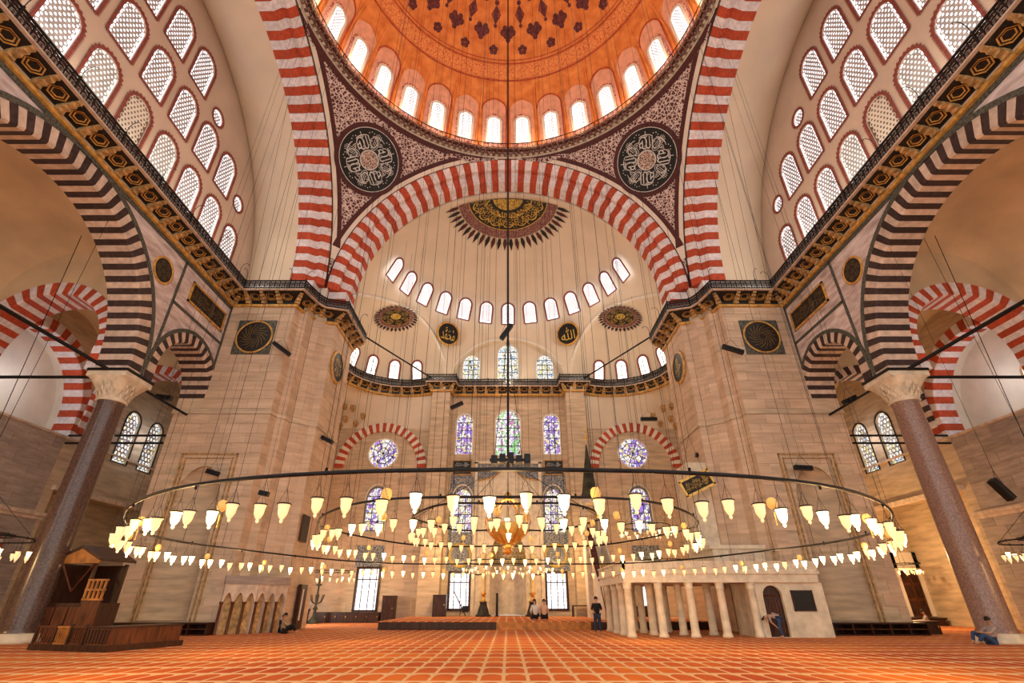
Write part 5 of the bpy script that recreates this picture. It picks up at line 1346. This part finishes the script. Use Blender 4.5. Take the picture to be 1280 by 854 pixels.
# solid block with bright lit flank behind the platform (loge against the right pier)
lg = empty('marble_loge', (13.2, 31.0, 0), label='tall marble loge with a brightly lit flank between the platform and the right pier', cat='loge')
b = MB(); b.box(-1.6, 1.3, -.9, 2.2, 3.3, 4.15); b.box(-1.75, 1.4, -1.02, 2.3, 4.15, 4.35); b.box(-1.5, -.2, 1.2, 3.8, 3.3, 9.6); b.build('body', 'white_marble', lg)
b = MB(); b.box(-.7, -.2, -.94, -.88, 3.35, 4.05); b.box(.2, .7, -.94, -.88, 3.35, 4.05); b.build('panels', 'pale_stone', lg, kind='stuff')
# gilt framed inscription hanging tilted before the right pier
x, y, z = at(871, 604, 31.0)
o = empty('hanging_inscription', (x, y, z), label='gilt framed dark inscription hanging tilted before the right pier', cat='wall sign')
RM = Matrix.Rotation(-.42, 4, 'Y'); b = MB(); b.box(-.95, .95, -.05, .05, -.42, .42, 0, RM); b.build('board', 'painted_black', o)
b = MB()
for q in ((-1.05, 1.05, .40, .55), (-1.05, 1.05, -.55, -.40), (-1.05, -.92, -.5, .5), (.92, 1.05, -.5, .5)): b.box(q[0], q[1], -.09, .05, q[2], q[3], 0, RM)
b.build('gilt_frame', 'gold', o)
b = MB(); P7 = lambda u, v, d: tuple(RM @ Vector((u, -.07 - d, v)))
for k in range(3): text(b, (BASM, SAW, JAL)[k], P7, .52, .6, -.58 + .58 * k, 0)
b.build('lettering', 'gold_paint', o)
b = MB(); b.tube([RM @ Vector((-.8, 0, .5)), (0, 0, 3.0)], .012, 3); b.tube([RM @ Vector((.8, 0, .5)), (0, 0, 3.0)], .012, 3); b.tube([(0, 0, 3), (0, 0, 13)], .012, 3); b.build('wire', 'iron', o)

# ------------------------------------------------------------------ pulpit with its tall cone
mb_ = empty('pulpit', (6.75, 41.6, 0), label='tall marble pulpit with a dark pointed cone roof, right of the prayer niche', cat='pulpit')
b = MB(); b.lathe([(.78, 8.9), (.80, 9.0), (.62, 9.5), (.42, 10.9), (.20, 12.3), (.04, 13.5), (0, 13.55)], 10); b.build('cone_roof', 'green_cloth', mb_)
b = MB(); b.tube([(0, 0, 13.4), (0, 0, 15.2)], .03, 5); b.lathe([(0, 13.9), (.14, 14.0), (.18, 14.1), (.12, 14.25), (0, 14.35)], 10); b.lathe([(0, 14.5), (.09, 14.6), (0, 14.75)], 8)
b.box(-.16, .16, -.02, .02, 14.9, 14.98); b.build('finial', 'gold', mb_)
b = MB(); b.box(-.8, .8, -.8, .8, 8.55, 8.9)
for x in (-.66, .66):
    for y in (-.66, .66): b.box(x - .08, x + .08, y - .08, y + .08, 6.2, 8.6)
b.build('canopy', 'white_marble', mb_)
b = MB(); b.box(-.75, .75, -.7, .7, 0.45, 6.2); b.build('tower', 'white_marble', mb_)
b = MB(); b.prism([(-.7, 5.6), (-.7, 6.7), (-6.2, 2.3), (-6.2, .45), (-5.6, .45)], lambda u, v, d: (d, u, v), -.55, -.42); b.prism([(-.7, 5.6), (-.7, 6.7), (-6.2, 2.3), (-6.2, .45), (-5.6, .45)], lambda u, v, d: (d, u, v), .42, .55); b.build('stair_parapet', 'white_marble', mb_)
b = MB(); b.box(-.62, -.45, -6.4, -6.2, .45, 3.4); b.box(.45, .62, -6.4, -6.2, .45, 3.4); b.box(-.7, .7, -6.45, -6.15, 3.3, 3.75); b.build('gateway', 'gilt_stone', mb_)
for k in range(12): MB().box(-.42, .42, -6.1 + .45 * k, -5.65 + .45 * k, .45, .68 + .42 * k).build('step', 'white_marble', mb_)
o = empty('banner', (5.6, 34.6, .46), label='furled dark red banner leaning up beside the pulpit stair', cat='banner')
b = MB(); b.tube([(.55, 0, 0), (.15, 0, 2.6), (-.35, 0, 5.6)], .03, 5); b.build('pole', 'wood_dark', o)
MB().tube([(.22, -.03, 2.2), (.05, -.03, 3.4), (-.15, -.03, 4.6), (-.3, -.03, 5.4)], [.10, .22, .20, .06], 7).build('cloth', 'painted_red', o, True)

# ------------------------------------------------------------------ furniture
def candlestick(x, y, label, z0=.45):
    c_ = empty('candlestick', (x, y, z0), label=label, cat='candlestick', group='giant candlesticks by the prayer niche')
    MB().lathe([(0, 0), (.62, 0), (.62, .10), (.50, .16), (.42, .45), (.30, .75), (.26, .95), (.34, 1.05), (0, 1.05)], 14).build('base', 'painted_black', c_, True)
    MB().lathe([(.30, 1.05), (.16, 1.15), (.14, 1.5), (.26, 1.62), (.22, 1.72), (0, 1.72)], 14).build('socket', 'brass', c_, True)
    MB().lathe([(.19, 1.72), (.18, 4.6), (.10, 4.7), (0, 4.7)], 12).build('candle', 'candle_wax', c_, True)
    MB().lathe([(0, 4.7), (.05, 4.75), (.07, 4.85), (0, 5.02)], 8).build('lamp_bulb', 'lamp_halo', c_, True)
    b = MB(); b.tube([(0, 0, 3.1), (.5 if x > 0 else -.5, -.1, 3.0), (.9 if x > 0 else -.9, -.1, 3.1)], .05, 5); b.build('bracket_arm', 'iron', c_)
candlestick(-2.0, 44.9, 'giant candlestick on a dark base left of the prayer niche'); candlestick(2.0, 44.9, 'giant candlestick on a dark base right of the prayer niche')
c_ = empty('candelabrum', (-15.2, 44.0, 0), label='tall dark branched candelabrum with a burning lamp by the left window', cat='candelabrum')
b = MB(); b.lathe([(0, 0), (.5, 0), (.5, .12), (.3, .3), (.16, .5), (.10, .9), (.2, 1.0), (.08, 1.2), (.07, 2.6), (.28, 2.7), (.07, 2.8), (.06, 3.6), (.24, 3.7), (0, 3.75)], 12)
for k in range(6): a = R(60 * k); b.tube([(0, 0, 1.3), (.4 * cos(a), .4 * sin(a), 1.5), (.55 * cos(a), .55 * sin(a), 2.0)], .04, 4)
b.build('stem', 'green_cloth', c_, True)
MB().lathe([(0, 3.75), (.12, 3.8), (.12, 4.3), (0, 4.35)], 10).build('lamp_bulb', 'lamp_halo', c_, True)
def cabinet(name, x0, x1, y0, y1, z0, z1, label, cat, m='wood_dark', nd=2):
    o = empty(name, ((x0 + x1) / 2, (y0 + y1) / 2, z0), label=label, cat=cat); hx, hy, hz = (x1 - x0) / 2, (y1 - y0) / 2, z1 - z0
    MB().box(-hx, hx, -hy, hy, 0, hz - .05).build('body', m, o); MB().box(-hx - .04, hx + .04, -hy - .04, hy, hz - .05, hz).build('top', m, o)
    for k in range(nd):
        a = -hx + 2 * hx * k / nd + .04; c = -hx + 2 * hx * (k + 1) / nd - .04
        d_ = MB().box(a, c, -hy - .03, -hy, .08, hz - .12).build('door', m, o); MB().box(c - .12, c - .07, -hy - .06, -hy - .03, hz * .5, hz * .5 + .1).build('handle', 'brass', d_)
    return o
cabinet('cabinet', -10.3, -9.3, 45.4, 46.4, 0, 1.95, 'dark wooden cabinet standing left of the low platform by the far wall', 'cabinet', nd=1)
cabinet('lectern', -6.0, -4.95, 44.2, 45.0, .45, 2.0, 'dark wooden lectern box on the platform under the left tiled window', 'lectern', nd=1)
cabinet('bench', -15.6, -10.5, 45.6, 46.3, 0, .75, 'long low dark bench under the left window of the far wall', 'bench', nd=6)
cabinet('bench', -17.0, -15.9, 39.5, 43.5, 0, .6, 'dark bench along the left side wall of the apse', 'bench', nd=1)
cabinet('bench', 7.8, 12.2, 44.2, 44.9, .45, 1.2, 'low dark bench behind the marble columns', 'bench', nd=5)
o = empty('reading_stand', (-3.9, 45.2, .45), label='folding stand leaning before the left tiled window', cat='stand'); b = MB(); b.tube([(-.6, 0, 1.9), (.5, 0, 0)], .04, 4); b.tube([(.1, .2, 1.0), (.0, .2, 0)], .03, 4); b.build('strut', 'wood_dark', o); MB().box(.2, .7, -.1, .1, .3, .75).build('box', 'iron', o)
o = empty('side_table', (6.0, 44.7, .45), label='small dark table right of the right tiled window', cat='table'); MB().box(-.9, .9, -.35, .35, .72, .8).build('tabletop', 'wood_dark', o)
for x in (-.8, .8):
    for y in (-.28, .28): MB().box(x - .05, x + .05, y - .05, y + .05, 0, .72).build('leg', 'wood_dark', o)
o = empty('microphone_stand', (-.9, 45.6, .45), label='slim black stand left inside the prayer niche', cat='stand'); MB().lathe([(0, 0), (.16, 0), (.16, .05), (.10, .1), (.10, 1.6), (.13, 1.65), (0, 1.7)], 10).build('body', 'black_board', o)
# low shoe racks round the piers
for s in (-1, 1):
    x0, x1 = sorted((s * 15.2, s * 20.9)); sh = empty('shoe_rack', (0, 0, 0), label='long low dark wooden shoe rack at the foot of the %s pier' % SIDE[s], cat='shoe rack'); sh.location = ((x0 + x1) / 2 + (.3 if s > 0 else 0), 28.95, 0); hx = (x1 - x0) / 2
    b = MB(); b.box(-hx, hx, -.42, .42, .50, .56); b.build('top', 'wood_dark', sh); MB().box(-hx, hx, -.40, .42, .0, .05).build('plinth', 'wood_dark', sh); MB().box(-hx, hx, .36, .42, .05, .5).build('back', 'wood_dark', sh); MB().box(-hx, hx, -.4, .36, .26, .29).build('shelf', 'wood_red', sh)
    for k in range(7): x = -hx + 2 * hx * k / 6; MB().box(x - .03, x + .03, -.41, .36, .05, .5).build('divider', 'wood_dark', sh)
# carved fountain screen wrapped round the chamfer of the left pier
fs = empty('fountain_screen', (0, 0, 0), label='carved screen of six pointed arches wrapped round the corner of the left pier', cat='fountain')
F = [(-15.12, 29.25), (-13.75, 30.15), (-12.85, 31.95)]
for (a, c, n) in ((F[0], F[1], 3), (F[1], F[2], 3)):
    Pm, L_ = frame_from(a, c); W2 = L_ / n
    for k in range(n):
        u = W2 * (k + .5); b = MB(); rr = W2 * .40
        hole = [(u - rr, 0), (u - rr, 1.45)] + [(u - rr + rr * t, 1.45 + .48 * sin(pi / 2 * t)) for t in (.25, .5, .75, 1)] + [(u + rr * t, 1.45 + .48 * cos(pi / 2 * t)) for t in (.25, .5, .75)] + [(u + rr, 1.45), (u + rr, 0)]
        face = [(u - W2 / 2, 0), (u - W2 / 2, 2.35), (u + W2 / 2, 2.35), (u + W2 / 2, 0)]
        ou = [(u - W2 / 2, 0), (u - rr, 0)] + hole[1:-1] + [(u + rr, 0), (u + W2 / 2, 0), (u + W2 / 2, 2.35), (u - W2 / 2, 2.35)]
        b.prism(ou, lambda p_, v, d: (p_, d, v), -.06, .22); o = b.build('arched_panel', 'pale_stone', fs); o.matrix_local = Pm(0, 0)
        b = MB().box(u - W2 / 2 + .02, u + W2 / 2 - .02, .20, .26, 0, 2.3); o = b.build('back_panel', 'bracket_stone', fs); o.matrix_local = Pm(0, 0)
        b = MB(); b.lathe([(.09, 0), (.07, .1), (.065, 1.35), (.10, 1.45), (.10, 1.5)], 8, (u - W2 / 2, -.10, 0)); o = b.build('colonnette', 'wood_red', fs, True); o.matrix_local = Pm(0, 0)
    b = MB().box(-.05, L_ + .05, -.12, .3, 2.35, 2.75); o = b.build('frieze', 'grey_block', fs); o.matrix_local = Pm(0, 0)
x, y, z = at(373, 664, 29.6)
o = empty('notice_board', (-12.9, 33.0, 5.6), -pi / 2, label='dark square board on the inner face of the left pier above the ring', cat='board'); o.rotation_euler = (0, 0, pi / 2); MB().box(-.55, .55, -.05, .03, -.75, .75).build('board', 'painted_black', o); MB().box(-.6, .6, -.03, .02, -.8, .8).build('frame', 'wood_red', o)
o = empty('wall_clock_case', (-12.88, 34.2, .9), pi / 2, label='tall narrow dark case on the inner face of the left pier', cat='case'); MB().box(-.5, .5, -.2, .02, -.85, 1.55).build('body', 'wood_dark', o); MB().box(-.25, -.05, -.22, -.2, -.4, 1.3).build('pale_strip', 'cream_light', o)

# preacher's seat and railed platform beside the left column
ks = empty('preachers_seat', (-18.35, 24.6, 0), R(-6), label='tall carved wooden preaching seat with a gabled canopy beside the left column', cat='preaching seat')
b = MB(); b.box(-1.5, 1.1, -.9, .2, 0.05, 1.45); b.build('body', 'wood_dark', ks)
for k in range(4): MB().box(-1.42 + .62 * k, -.88 + .62 * k, -.94, -.9, .2, 1.3).build('carved_panel', 'wood_red', ks)
b = MB(); b.box(.35, 1.15, -.98, -.9, .35, 1.6); b.build('front_panel', 'wood_red', ks)
b = MB()
for i in range(5): b.box(.32 + .2 * i, .38 + .2 * i, -1.02, -.94, 1.55, 2.35)
for z in (1.55, 1.92, 2.3): b.box(.30, 1.22, -1.03, -.93, z, z + .07)
b.build('lattice_rail', 'wood_honey_or_lit', ks)  # brighter wood stands in for yellow light on the lattice
for x in (-1.42, .25):
    for y in (-.85, .85): MB().box(x - .06, x + .06, y - .06, y + .06, 1.4, 3.05).build('post', 'wood_dark', ks)
b = MB().box(-1.42, .25, .8, .86, 1.4, 3.0); b.build('back_panel', 'wood_dark', ks); MB().box(-1.45, -1.39, -.85, .85, 1.4, 3.0).build('side_panel', 'wood_dark', ks)
b = MB(); b.prism([(-1.6, 3.0), (.45, 3.0), (.55, 3.15), (-.55, 3.62), (-1.7, 3.15)], lambda u, v, d: (u, d, v), -1.0, -.9); b.build('gable', 'wood_honey_or_lit', ks)  # orange light on the gable is put into its brighter wood
b = MB(); b.prism([(-1.7, 3.1), (-.55, 3.62), (.55, 3.1), (.55, 3.2), (-.55, 3.75), (-1.7, 3.2)], lambda u, v, d: (u, d, v), -1.05, 1.0); b.build('canopy_roof', 'wood_dark', ks)
b = MB(); b.tube([(-1.3, -.95, 3.0), (-.4, -.95, 1.9), (.25, -.95, 3.0)], .05, 4); b.build('brace', 'wood_red', ks)
# railed platform
rp = empty('railed_platform', (-14.9, 21.0, 0), R(-16), label='low dark wooden platform with a balustrade on the carpet near the left column', cat='platform')
MB().box(-2.5, 2.6, -1.6, 2.4, 0, .20).build('step', 'wood_dark', rp); MB().box(.9, 2.5, -1.5, 2.2, .2, .72).build('body', 'wood_red', rp); MB().box(.85, 2.55, -1.55, 2.25, .72, .78).build('top', 'wood_dark', rp)
for k in range(7): MB().box(1.0 + .21 * k, 1.15 + .21 * k, -1.54, -1.5, .26, .68).build('side_panel', 'wood_dark', rp)
for (x0, x1, m_) in ((-2.4, -1.1, 'wood_red'), (-1.1, -.1, 'wood_honey_or_lit'), (-.1, .9, 'wood_red')):
    b = MB(); n = 8
    for i in range(n + 1): x = x0 + (x1 - x0) * i / n; b.box(x - .02, x + .02, -1.52, -1.48, .2, .72)
    b.box(x0, x1, -1.55, -1.45, .72, .78); b.box(x0, x1, -1.53, -1.47, .2, .25); b.build('balustrade', m_, rp)
for x in (-2.4, -1.1, -.1, .9): MB().box(x - .06, x + .06, -1.56, -1.44, .2, .86).build('post', 'wood_dark', rp)

rp.scale = (.70, .78, .95)
# aisle furniture: door, tiled recess with gold-lit grille, low shelves
o = empty('door_1', (30.2, 40.9, .55), kind='structure', label='red wooden double door in the far end of the right aisle')
MB().box(-1.15, -.7, -.12, .1, 0, 4.3).build('door_frame', 'cream_light', o); MB().box(.7, 1.15, -.12, .1, 0, 4.3).build('door_frame', 'cream_light', o); MB().box(-1.15, 1.15, -.12, .1, 3.2, 4.3).build('door_frame', 'cream_light', o)
for x in (-.68, .02):
    d_ = MB().box(x, x + .66, -.04, .04, 0, 3.2).build('door_leaf', 'wood_red', o)
    for z in (.15, 1.2, 2.2): MB().box(x + .1, x + .56, -.07, -.04, z, z + .85).build('door_panel', 'wood_dark', d_)
MB().box(-.7, .7, -.05, .02, 2.75, 3.2).build('fanlight', 'lit_plaque', o)
for s in (-1, 1):
    cabinet('bench', *sorted((s * 24.5, s * 30.9)), 39.6, 40.6, 0, .5, 'low dark shelf along the end wall of the %s aisle' % SIDE[s], 'bench', nd=4)
    cabinet('bench', *sorted((s * 21.3, s * 22.6)), 29.6, 33.5, 0, .6, 'dark low shelf against the outer side of the %s pier' % SIDE[s], 'bench', nd=1)
    WN[0] += 1
o = struct('trim_gold_lit_recess', label='tall arched recess with a painted gold-lit screen in the right aisle wall')
PLr = PX(28.5); yc = 22.2
b = MB(); ln = arched(5.4, 5.2, 16, yc, .4); b.holed(ln, [], PLr, -.05); b.build('gold_lit_screen', 'black_gold', o)  # golden light on the lattice is painted into this pattern
Ar = struct('aisle_arch', (28.5, yc, 2.9), -pi / 2, label='dark and pale striped arch over the gold-lit screen in the right aisle'); blocks('voussoir', Ar, [(-.2, 3.3), (-.2, 2.75), (0, 2.7), (.1, 2.7), (.1, 3.3)], 0, 180, 27, ['pale_stone', 'dark_stone'])
Ar = struct('aisle_arch', (-28.5, 28.0, 3.6), pi / 2, label='small red and white arch low in the left aisle wall'); blocks('voussoir', Ar, [(-.2, 1.7), (-.2, 1.2), (0, 1.15), (.1, 1.15), (.1, 1.7)], 0, 180, 19, ['red_stone', 'white_stone'])
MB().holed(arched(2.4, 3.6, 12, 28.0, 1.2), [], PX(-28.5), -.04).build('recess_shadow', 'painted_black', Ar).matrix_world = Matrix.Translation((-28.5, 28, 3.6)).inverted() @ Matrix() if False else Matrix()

# ------------------------------------------------------------------ people
def skin(name, V, Ed, m, parent, sub=1):
    """V: name -> (x, y, z, r); one continuous surface grown along the edges"""
    keys = list(V); me = bpy.data.meshes.new(name); me.from_pydata([V[k][:3] for k in keys], [(keys.index(a), keys.index(c)) for a, c in Ed], []); me.materials.append(MATS[m])
    o = put(name, me, parent); md = o.modifiers.new('skin', 'SKIN'); md.use_smooth_shade = True
    if not me.skin_vertices: 
        me.attributes  # skin layer is created with the modifier below
    bpy.context.view_layer.objects.active = o
    if not me.skin_vertices: 
        with bpy.context.temp_override(object=o, active_object=o): bpy.ops.mesh.customdata_skin_add()
    for i, k in enumerate(keys):
        r_ = V[k][3]; me.skin_vertices[0].data[i].radius = (r_, r_) if not isinstance(r_, tuple) else r_
        me.skin_vertices[0].data[i].use_root = (i == 0)
    sd = o.modifiers.new('subsurf', 'SUBSURF'); sd.levels = sub; sd.render_levels = sub
    dg = bpy.context.evaluated_depsgraph_get(); bpy.context.view_layer.update()
    m2 = bpy.data.meshes.new_from_object(o.evaluated_get(dg)); o.modifiers.clear(); o.data = m2; m2.name = name
    return o
def person(loc, rz, J, cl, label, sc=1, barefoot=True):
    """J: joints in body space (x right, y forward, z up); cl: clothing materials"""
    o = empty('person', loc, rz, label=label, cat='person'); o.scale = (sc,) * 3
    g = dict(J); hd_ = Vector(g['head']); nk = Vector(g['neck']); up = (hd_ - nk).normalized(); fw = Vector(g.get('face', (0, 1, 0))).normalized(); sd_ = fw.cross(up).normalized()
    V = {'pelvis': (*g['pelvis'], .13), 'waist': (*g['waist'], .125), 'chest': (*g['chest'], .15), 'neck': (*g['neck'], .058), 'chin': (*(nk + up * .07), .055), 'head': (*(hd_), .098), 'crown': (*(hd_ + up * .075), .075)}
    E_ = [('pelvis', 'waist'), ('waist', 'chest'), ('chest', 'neck'), ('neck', 'chin'), ('chin', 'head'), ('head', 'crown')]
    for s_, k in ((-1, 'l'), (1, 'r')):
        for nm, r_ in (('sh', .062), ('el', .046), ('wr', .030)): V[k + nm] = (*g[k + nm], r_)
        for nm, r_ in (('hip', .10), ('kn', .066), ('an', .042), ('toe', .034)): V[k + nm] = (*g[k + nm], r_)
        E_ += [('chest', k + 'sh'), (k + 'sh', k + 'el'), (k + 'el', k + 'wr'), ('pelvis', k + 'hip'), (k + 'hip', k + 'kn'), (k + 'kn', k + 'an'), (k + 'an', k + 'toe')]
        w_ = Vector(g[k + 'wr']); d_ = (w_ - Vector(g[k + 'el'])).normalized(); side = d_.cross(Vector((0.3, .2, 1))).normalized()
        V[k + 'palm'] = (*(w_ + d_ * .075), .032); E_.append((k + 'wr', k + 'palm'))
        for q in range(4):
            L2 = (.075, .088, .082, .066)[q]; base = w_ + d_ * .10 + side * (.018 * (q - 1.5)); V['%sf%d' % (k, q)] = (*(base + d_ * .02), .010); V['%sg%d' % (k, q)] = (*(base + d_ * L2 + fw * .02), .008); E_ += [(k + 'palm', '%sf%d' % (k, q)), ('%sf%d' % (k, q), '%sg%d' % (k, q))]
        V[k + 'th'] = (*(w_ + d_ * .06 - side * .05 + fw * .02), .010); E_.append((k + 'palm', k + 'th'))
    skin('body', V, E_, 'skin', o, 1)
    T = {k: V[k] for k in ('waist', 'pelvis', 'chest')}; T = {k: (*v[:3], v[3] + .022) for k, v in T.items()}; T['collar'] = (*(Vector(g['chest']).lerp(nk, .75)), .075)
    E2 = [('waist', 'pelvis'), ('waist', 'chest'), ('chest', 'collar')]
    for k in 'lr':
        T[k + 'sh'] = (*g[k + 'sh'], .082); T[k + 'el'] = (*g[k + 'el'], .060); E2 += [('chest', k + 'sh'), (k + 'sh', k + 'el')]
        if cl.get('long', True): T[k + 'wr'] = (*(Vector(g[k + 'el']).lerp(Vector(g[k + 'wr']), .92)), .042); E2.append((k + 'el', k + 'wr'))
    skin('shirt', T, E2, cl['top'], o, 1)
    T = {'pelvis': (*g['pelvis'], .155)}; E2 = []
    for k in 'lr':
        T[k + 'hip'] = (*g[k + 'hip'], .118); T[k + 'kn'] = (*g[k + 'kn'], .085); T[k + 'an'] = (*(Vector(g[k + 'kn']).lerp(Vector(g[k + 'an']), .93)), .060); E2 += [('pelvis', k + 'hip'), (k + 'hip', k + 'kn'), (k + 'kn', k + 'an')]
    skin('trousers', T, E2, cl['legs'], o, 1)
    b = MB(); vs = []                              # hair cap, face parts
    q = hd_ + up * .045
    for i in range(7):
        for j in range(12):
            th, ph = pi * i / 6 * .55, 2 * pi * j / 12; v = up * cos(th) * .118 + (sd_ * cos(ph) * .108 + fw * sin(ph) * .112) * sin(th); vs.append(q + v - fw * .018)
    b.add(vs, [(i * 12 + j, i * 12 + (j + 1) % 12, (i + 1) * 12 + (j + 1) % 12, (i + 1) * 12 + j) for i in range(6) for j in range(12)]); b.build('hair', 'hair', o, True)
    b = MB(); b.tube([hd_ + fw * .095 + up * .02, hd_ + fw * .118 - up * .012, hd_ + fw * .095 - up * .022], [.010, .016, .010], 5); 
    for e in (-1, 1): b.tube([hd_ + sd_ * e * .10 + up * .02, hd_ + sd_ * e * .108 - up * .03], .018, 5)
    b.build('nose_and_ears', 'skin', o, True)
    b = MB()
    for e in (-1, 1): b.tube([hd_ + fw * .098 + sd_ * (e * .035 - .012) + up * .018, hd_ + fw * .098 + sd_ * (e * .035 + .012) + up * .018], .008, 5)
    b.tube([hd_ + fw * .092 - sd_ * .022 - up * .048, hd_ + fw * .092 + sd_ * .022 - up * .048], .006, 5); b.build('eyes_and_mouth', 'hair', o)
    return o
def stand(lean=0, arms='down'):
    J = dict(pelvis=(0, 0, .93), waist=(0, lean * .3, 1.10), chest=(0, lean * .8, 1.32), neck=(0, lean + .01, 1.49), head=(0, lean + .03, 1.64))
    for s_, k in ((-1, 'l'), (1, 'r')):
        J[k + 'sh'] = (s_ * .18, lean, 1.41); J[k + 'hip'] = (s_ * .095, 0, .88); J[k + 'kn'] = (s_ * .12, .02, .49); J[k + 'an'] = (s_ * .13, -.02, .085); J[k + 'toe'] = (s_ * .15, .15, .035)
        if arms == 'down': J[k + 'el'] = (s_ * .25, -.02, 1.12); J[k + 'wr'] = (s_ * .26, .06, .87)
        else: J[k + 'el'] = (s_ * .27, .02, 1.14); J[k + 'wr'] = (s_ * .06, .20, 1.14)
    return J
def kneel():
    J = dict(pelvis=(0, -.02, .27), waist=(0, .03, .43), chest=(0, .08, .66), neck=(0, .13, .83), head=(0, .18, .97), face=(0, 1, -.25))
    for s_, k in ((-1, 'l'), (1, 'r')):
        J[k + 'sh'] = (s_ * .17, .09, .75); J[k + 'el'] = (s_ * .24, .12, .48); J[k + 'wr'] = (s_ * .15, .30, .30); J[k + 'hip'] = (s_ * .10, .02, .23); J[k + 'kn'] = (s_ * .17, .42, .10); J[k + 'an'] = (s_ * .12, -.02, .07); J[k + 'toe'] = (s_ * .10, -.16, .04)
    return J
def sit(recl=.0, spread=1):
    J = dict(pelvis=(0, 0, .13), waist=(0, -.04 - recl * .3, .29), chest=(0, -.04 - recl * .7, .51), neck=(0, .0 - recl, .69), head=(0, .05 - recl, .83), face=(0, 1, -.2))
    for s_, k in ((-1, 'l'), (1, 'r')):
        J[k + 'sh'] = (s_ * .18, -.01 - recl * .9, .61); J[k + 'el'] = (s_ * .26, .12, .40); J[k + 'wr'] = (s_ * .10, .30, .42); J[k + 'hip'] = (s_ * .10, .04, .12)
        J[k + 'kn'] = (s_ * .24 * spread, .42, .44 if s_ > 0 else .36); J[k + 'an'] = (s_ * .14, .60, .08); J[k + 'toe'] = (s_ * .14, .76, .035)
    return J
def bent():
    J = dict(pelvis=(0, 0, .93), waist=(0, .14, 1.02), chest=(0, .36, 1.04), neck=(0, .53, .97), head=(0, .66, .90), face=(0, .4, -1))
    for s_, k in ((-1, 'l'), (1, 'r')):
        J[k + 'sh'] = (s_ * .18, .45, .98); J[k + 'el'] = (s_ * .22, .40, .72); J[k + 'wr'] = (s_ * .14, .22, .54); J[k + 'hip'] = (s_ * .095, 0, .88); J[k + 'kn'] = (s_ * .12, .06, .49); J[k + 'an'] = (s_ * .13, -.02, .085); J[k + 'toe'] = (s_ * .15, .15, .035)
    return J
person((4.7, 29.6, 0), 0, stand(0, 'folded'), dict(top='cloth_black', legs='cloth_navy', long=False), 'standing person in a black shirt and dark trousers seen from behind, before the marble columns', .98)
person((1.75, 35.9, .45), R(10), kneel(), dict(top='cloth_white', legs='cloth_black'), 'kneeling person in a white shirt seen from behind on the low platform', 1.08)
person((2.32, 35.9, .45), R(-6), kneel(), dict(top='cloth_peach', legs='cloth_black'), 'kneeling person in a peach shirt seen from behind, right of the one in white', 1.08)
person((12.75, 26.5, 0), R(70), bent(), dict(top='cloth_grey', legs='cloth_jeans', long=False), 'person in jeans and a grey shirt bending forward beside the dark arched door', .92)
person((19.2, 22.75, 0), R(88), sit(.22), dict(top='cloth_grey', legs='cloth_jeans', long=False), 'person in blue jeans sitting on the carpet with the back against the right column', 1.0)
person((26.6, 35.8, 0), R(60), sit(.0), dict(top='cloth_grey', legs='cloth_navy'), 'person in a pale top sitting on the carpet far back in the right aisle', 1.1)
person((-12.0, 30.4, 0), R(-75), sit(.1), dict(top='cloth_tan', legs='cloth_black'), 'person in a tan top sitting against the inner corner of the left pier', 1.0)
person((-12.45, 31.2, 0), R(-110), sit(.05), dict(top='cloth_black', legs='cloth_black'), 'person in black sitting close behind the one in tan at the left pier', .9)
person((-14.6, 40.5, 0), R(40), stand(0), dict(top='cloth_lightblue', legs='cloth_navy'), 'standing person in a pale blue shirt far back beyond the left pier', 1.05)
person((-24.6, 24.0, 0), R(-90), sit(.0), dict(top='cloth_navy', legs='cloth_black'), 'seated person in navy at the left edge, behind the left column', 1.3)
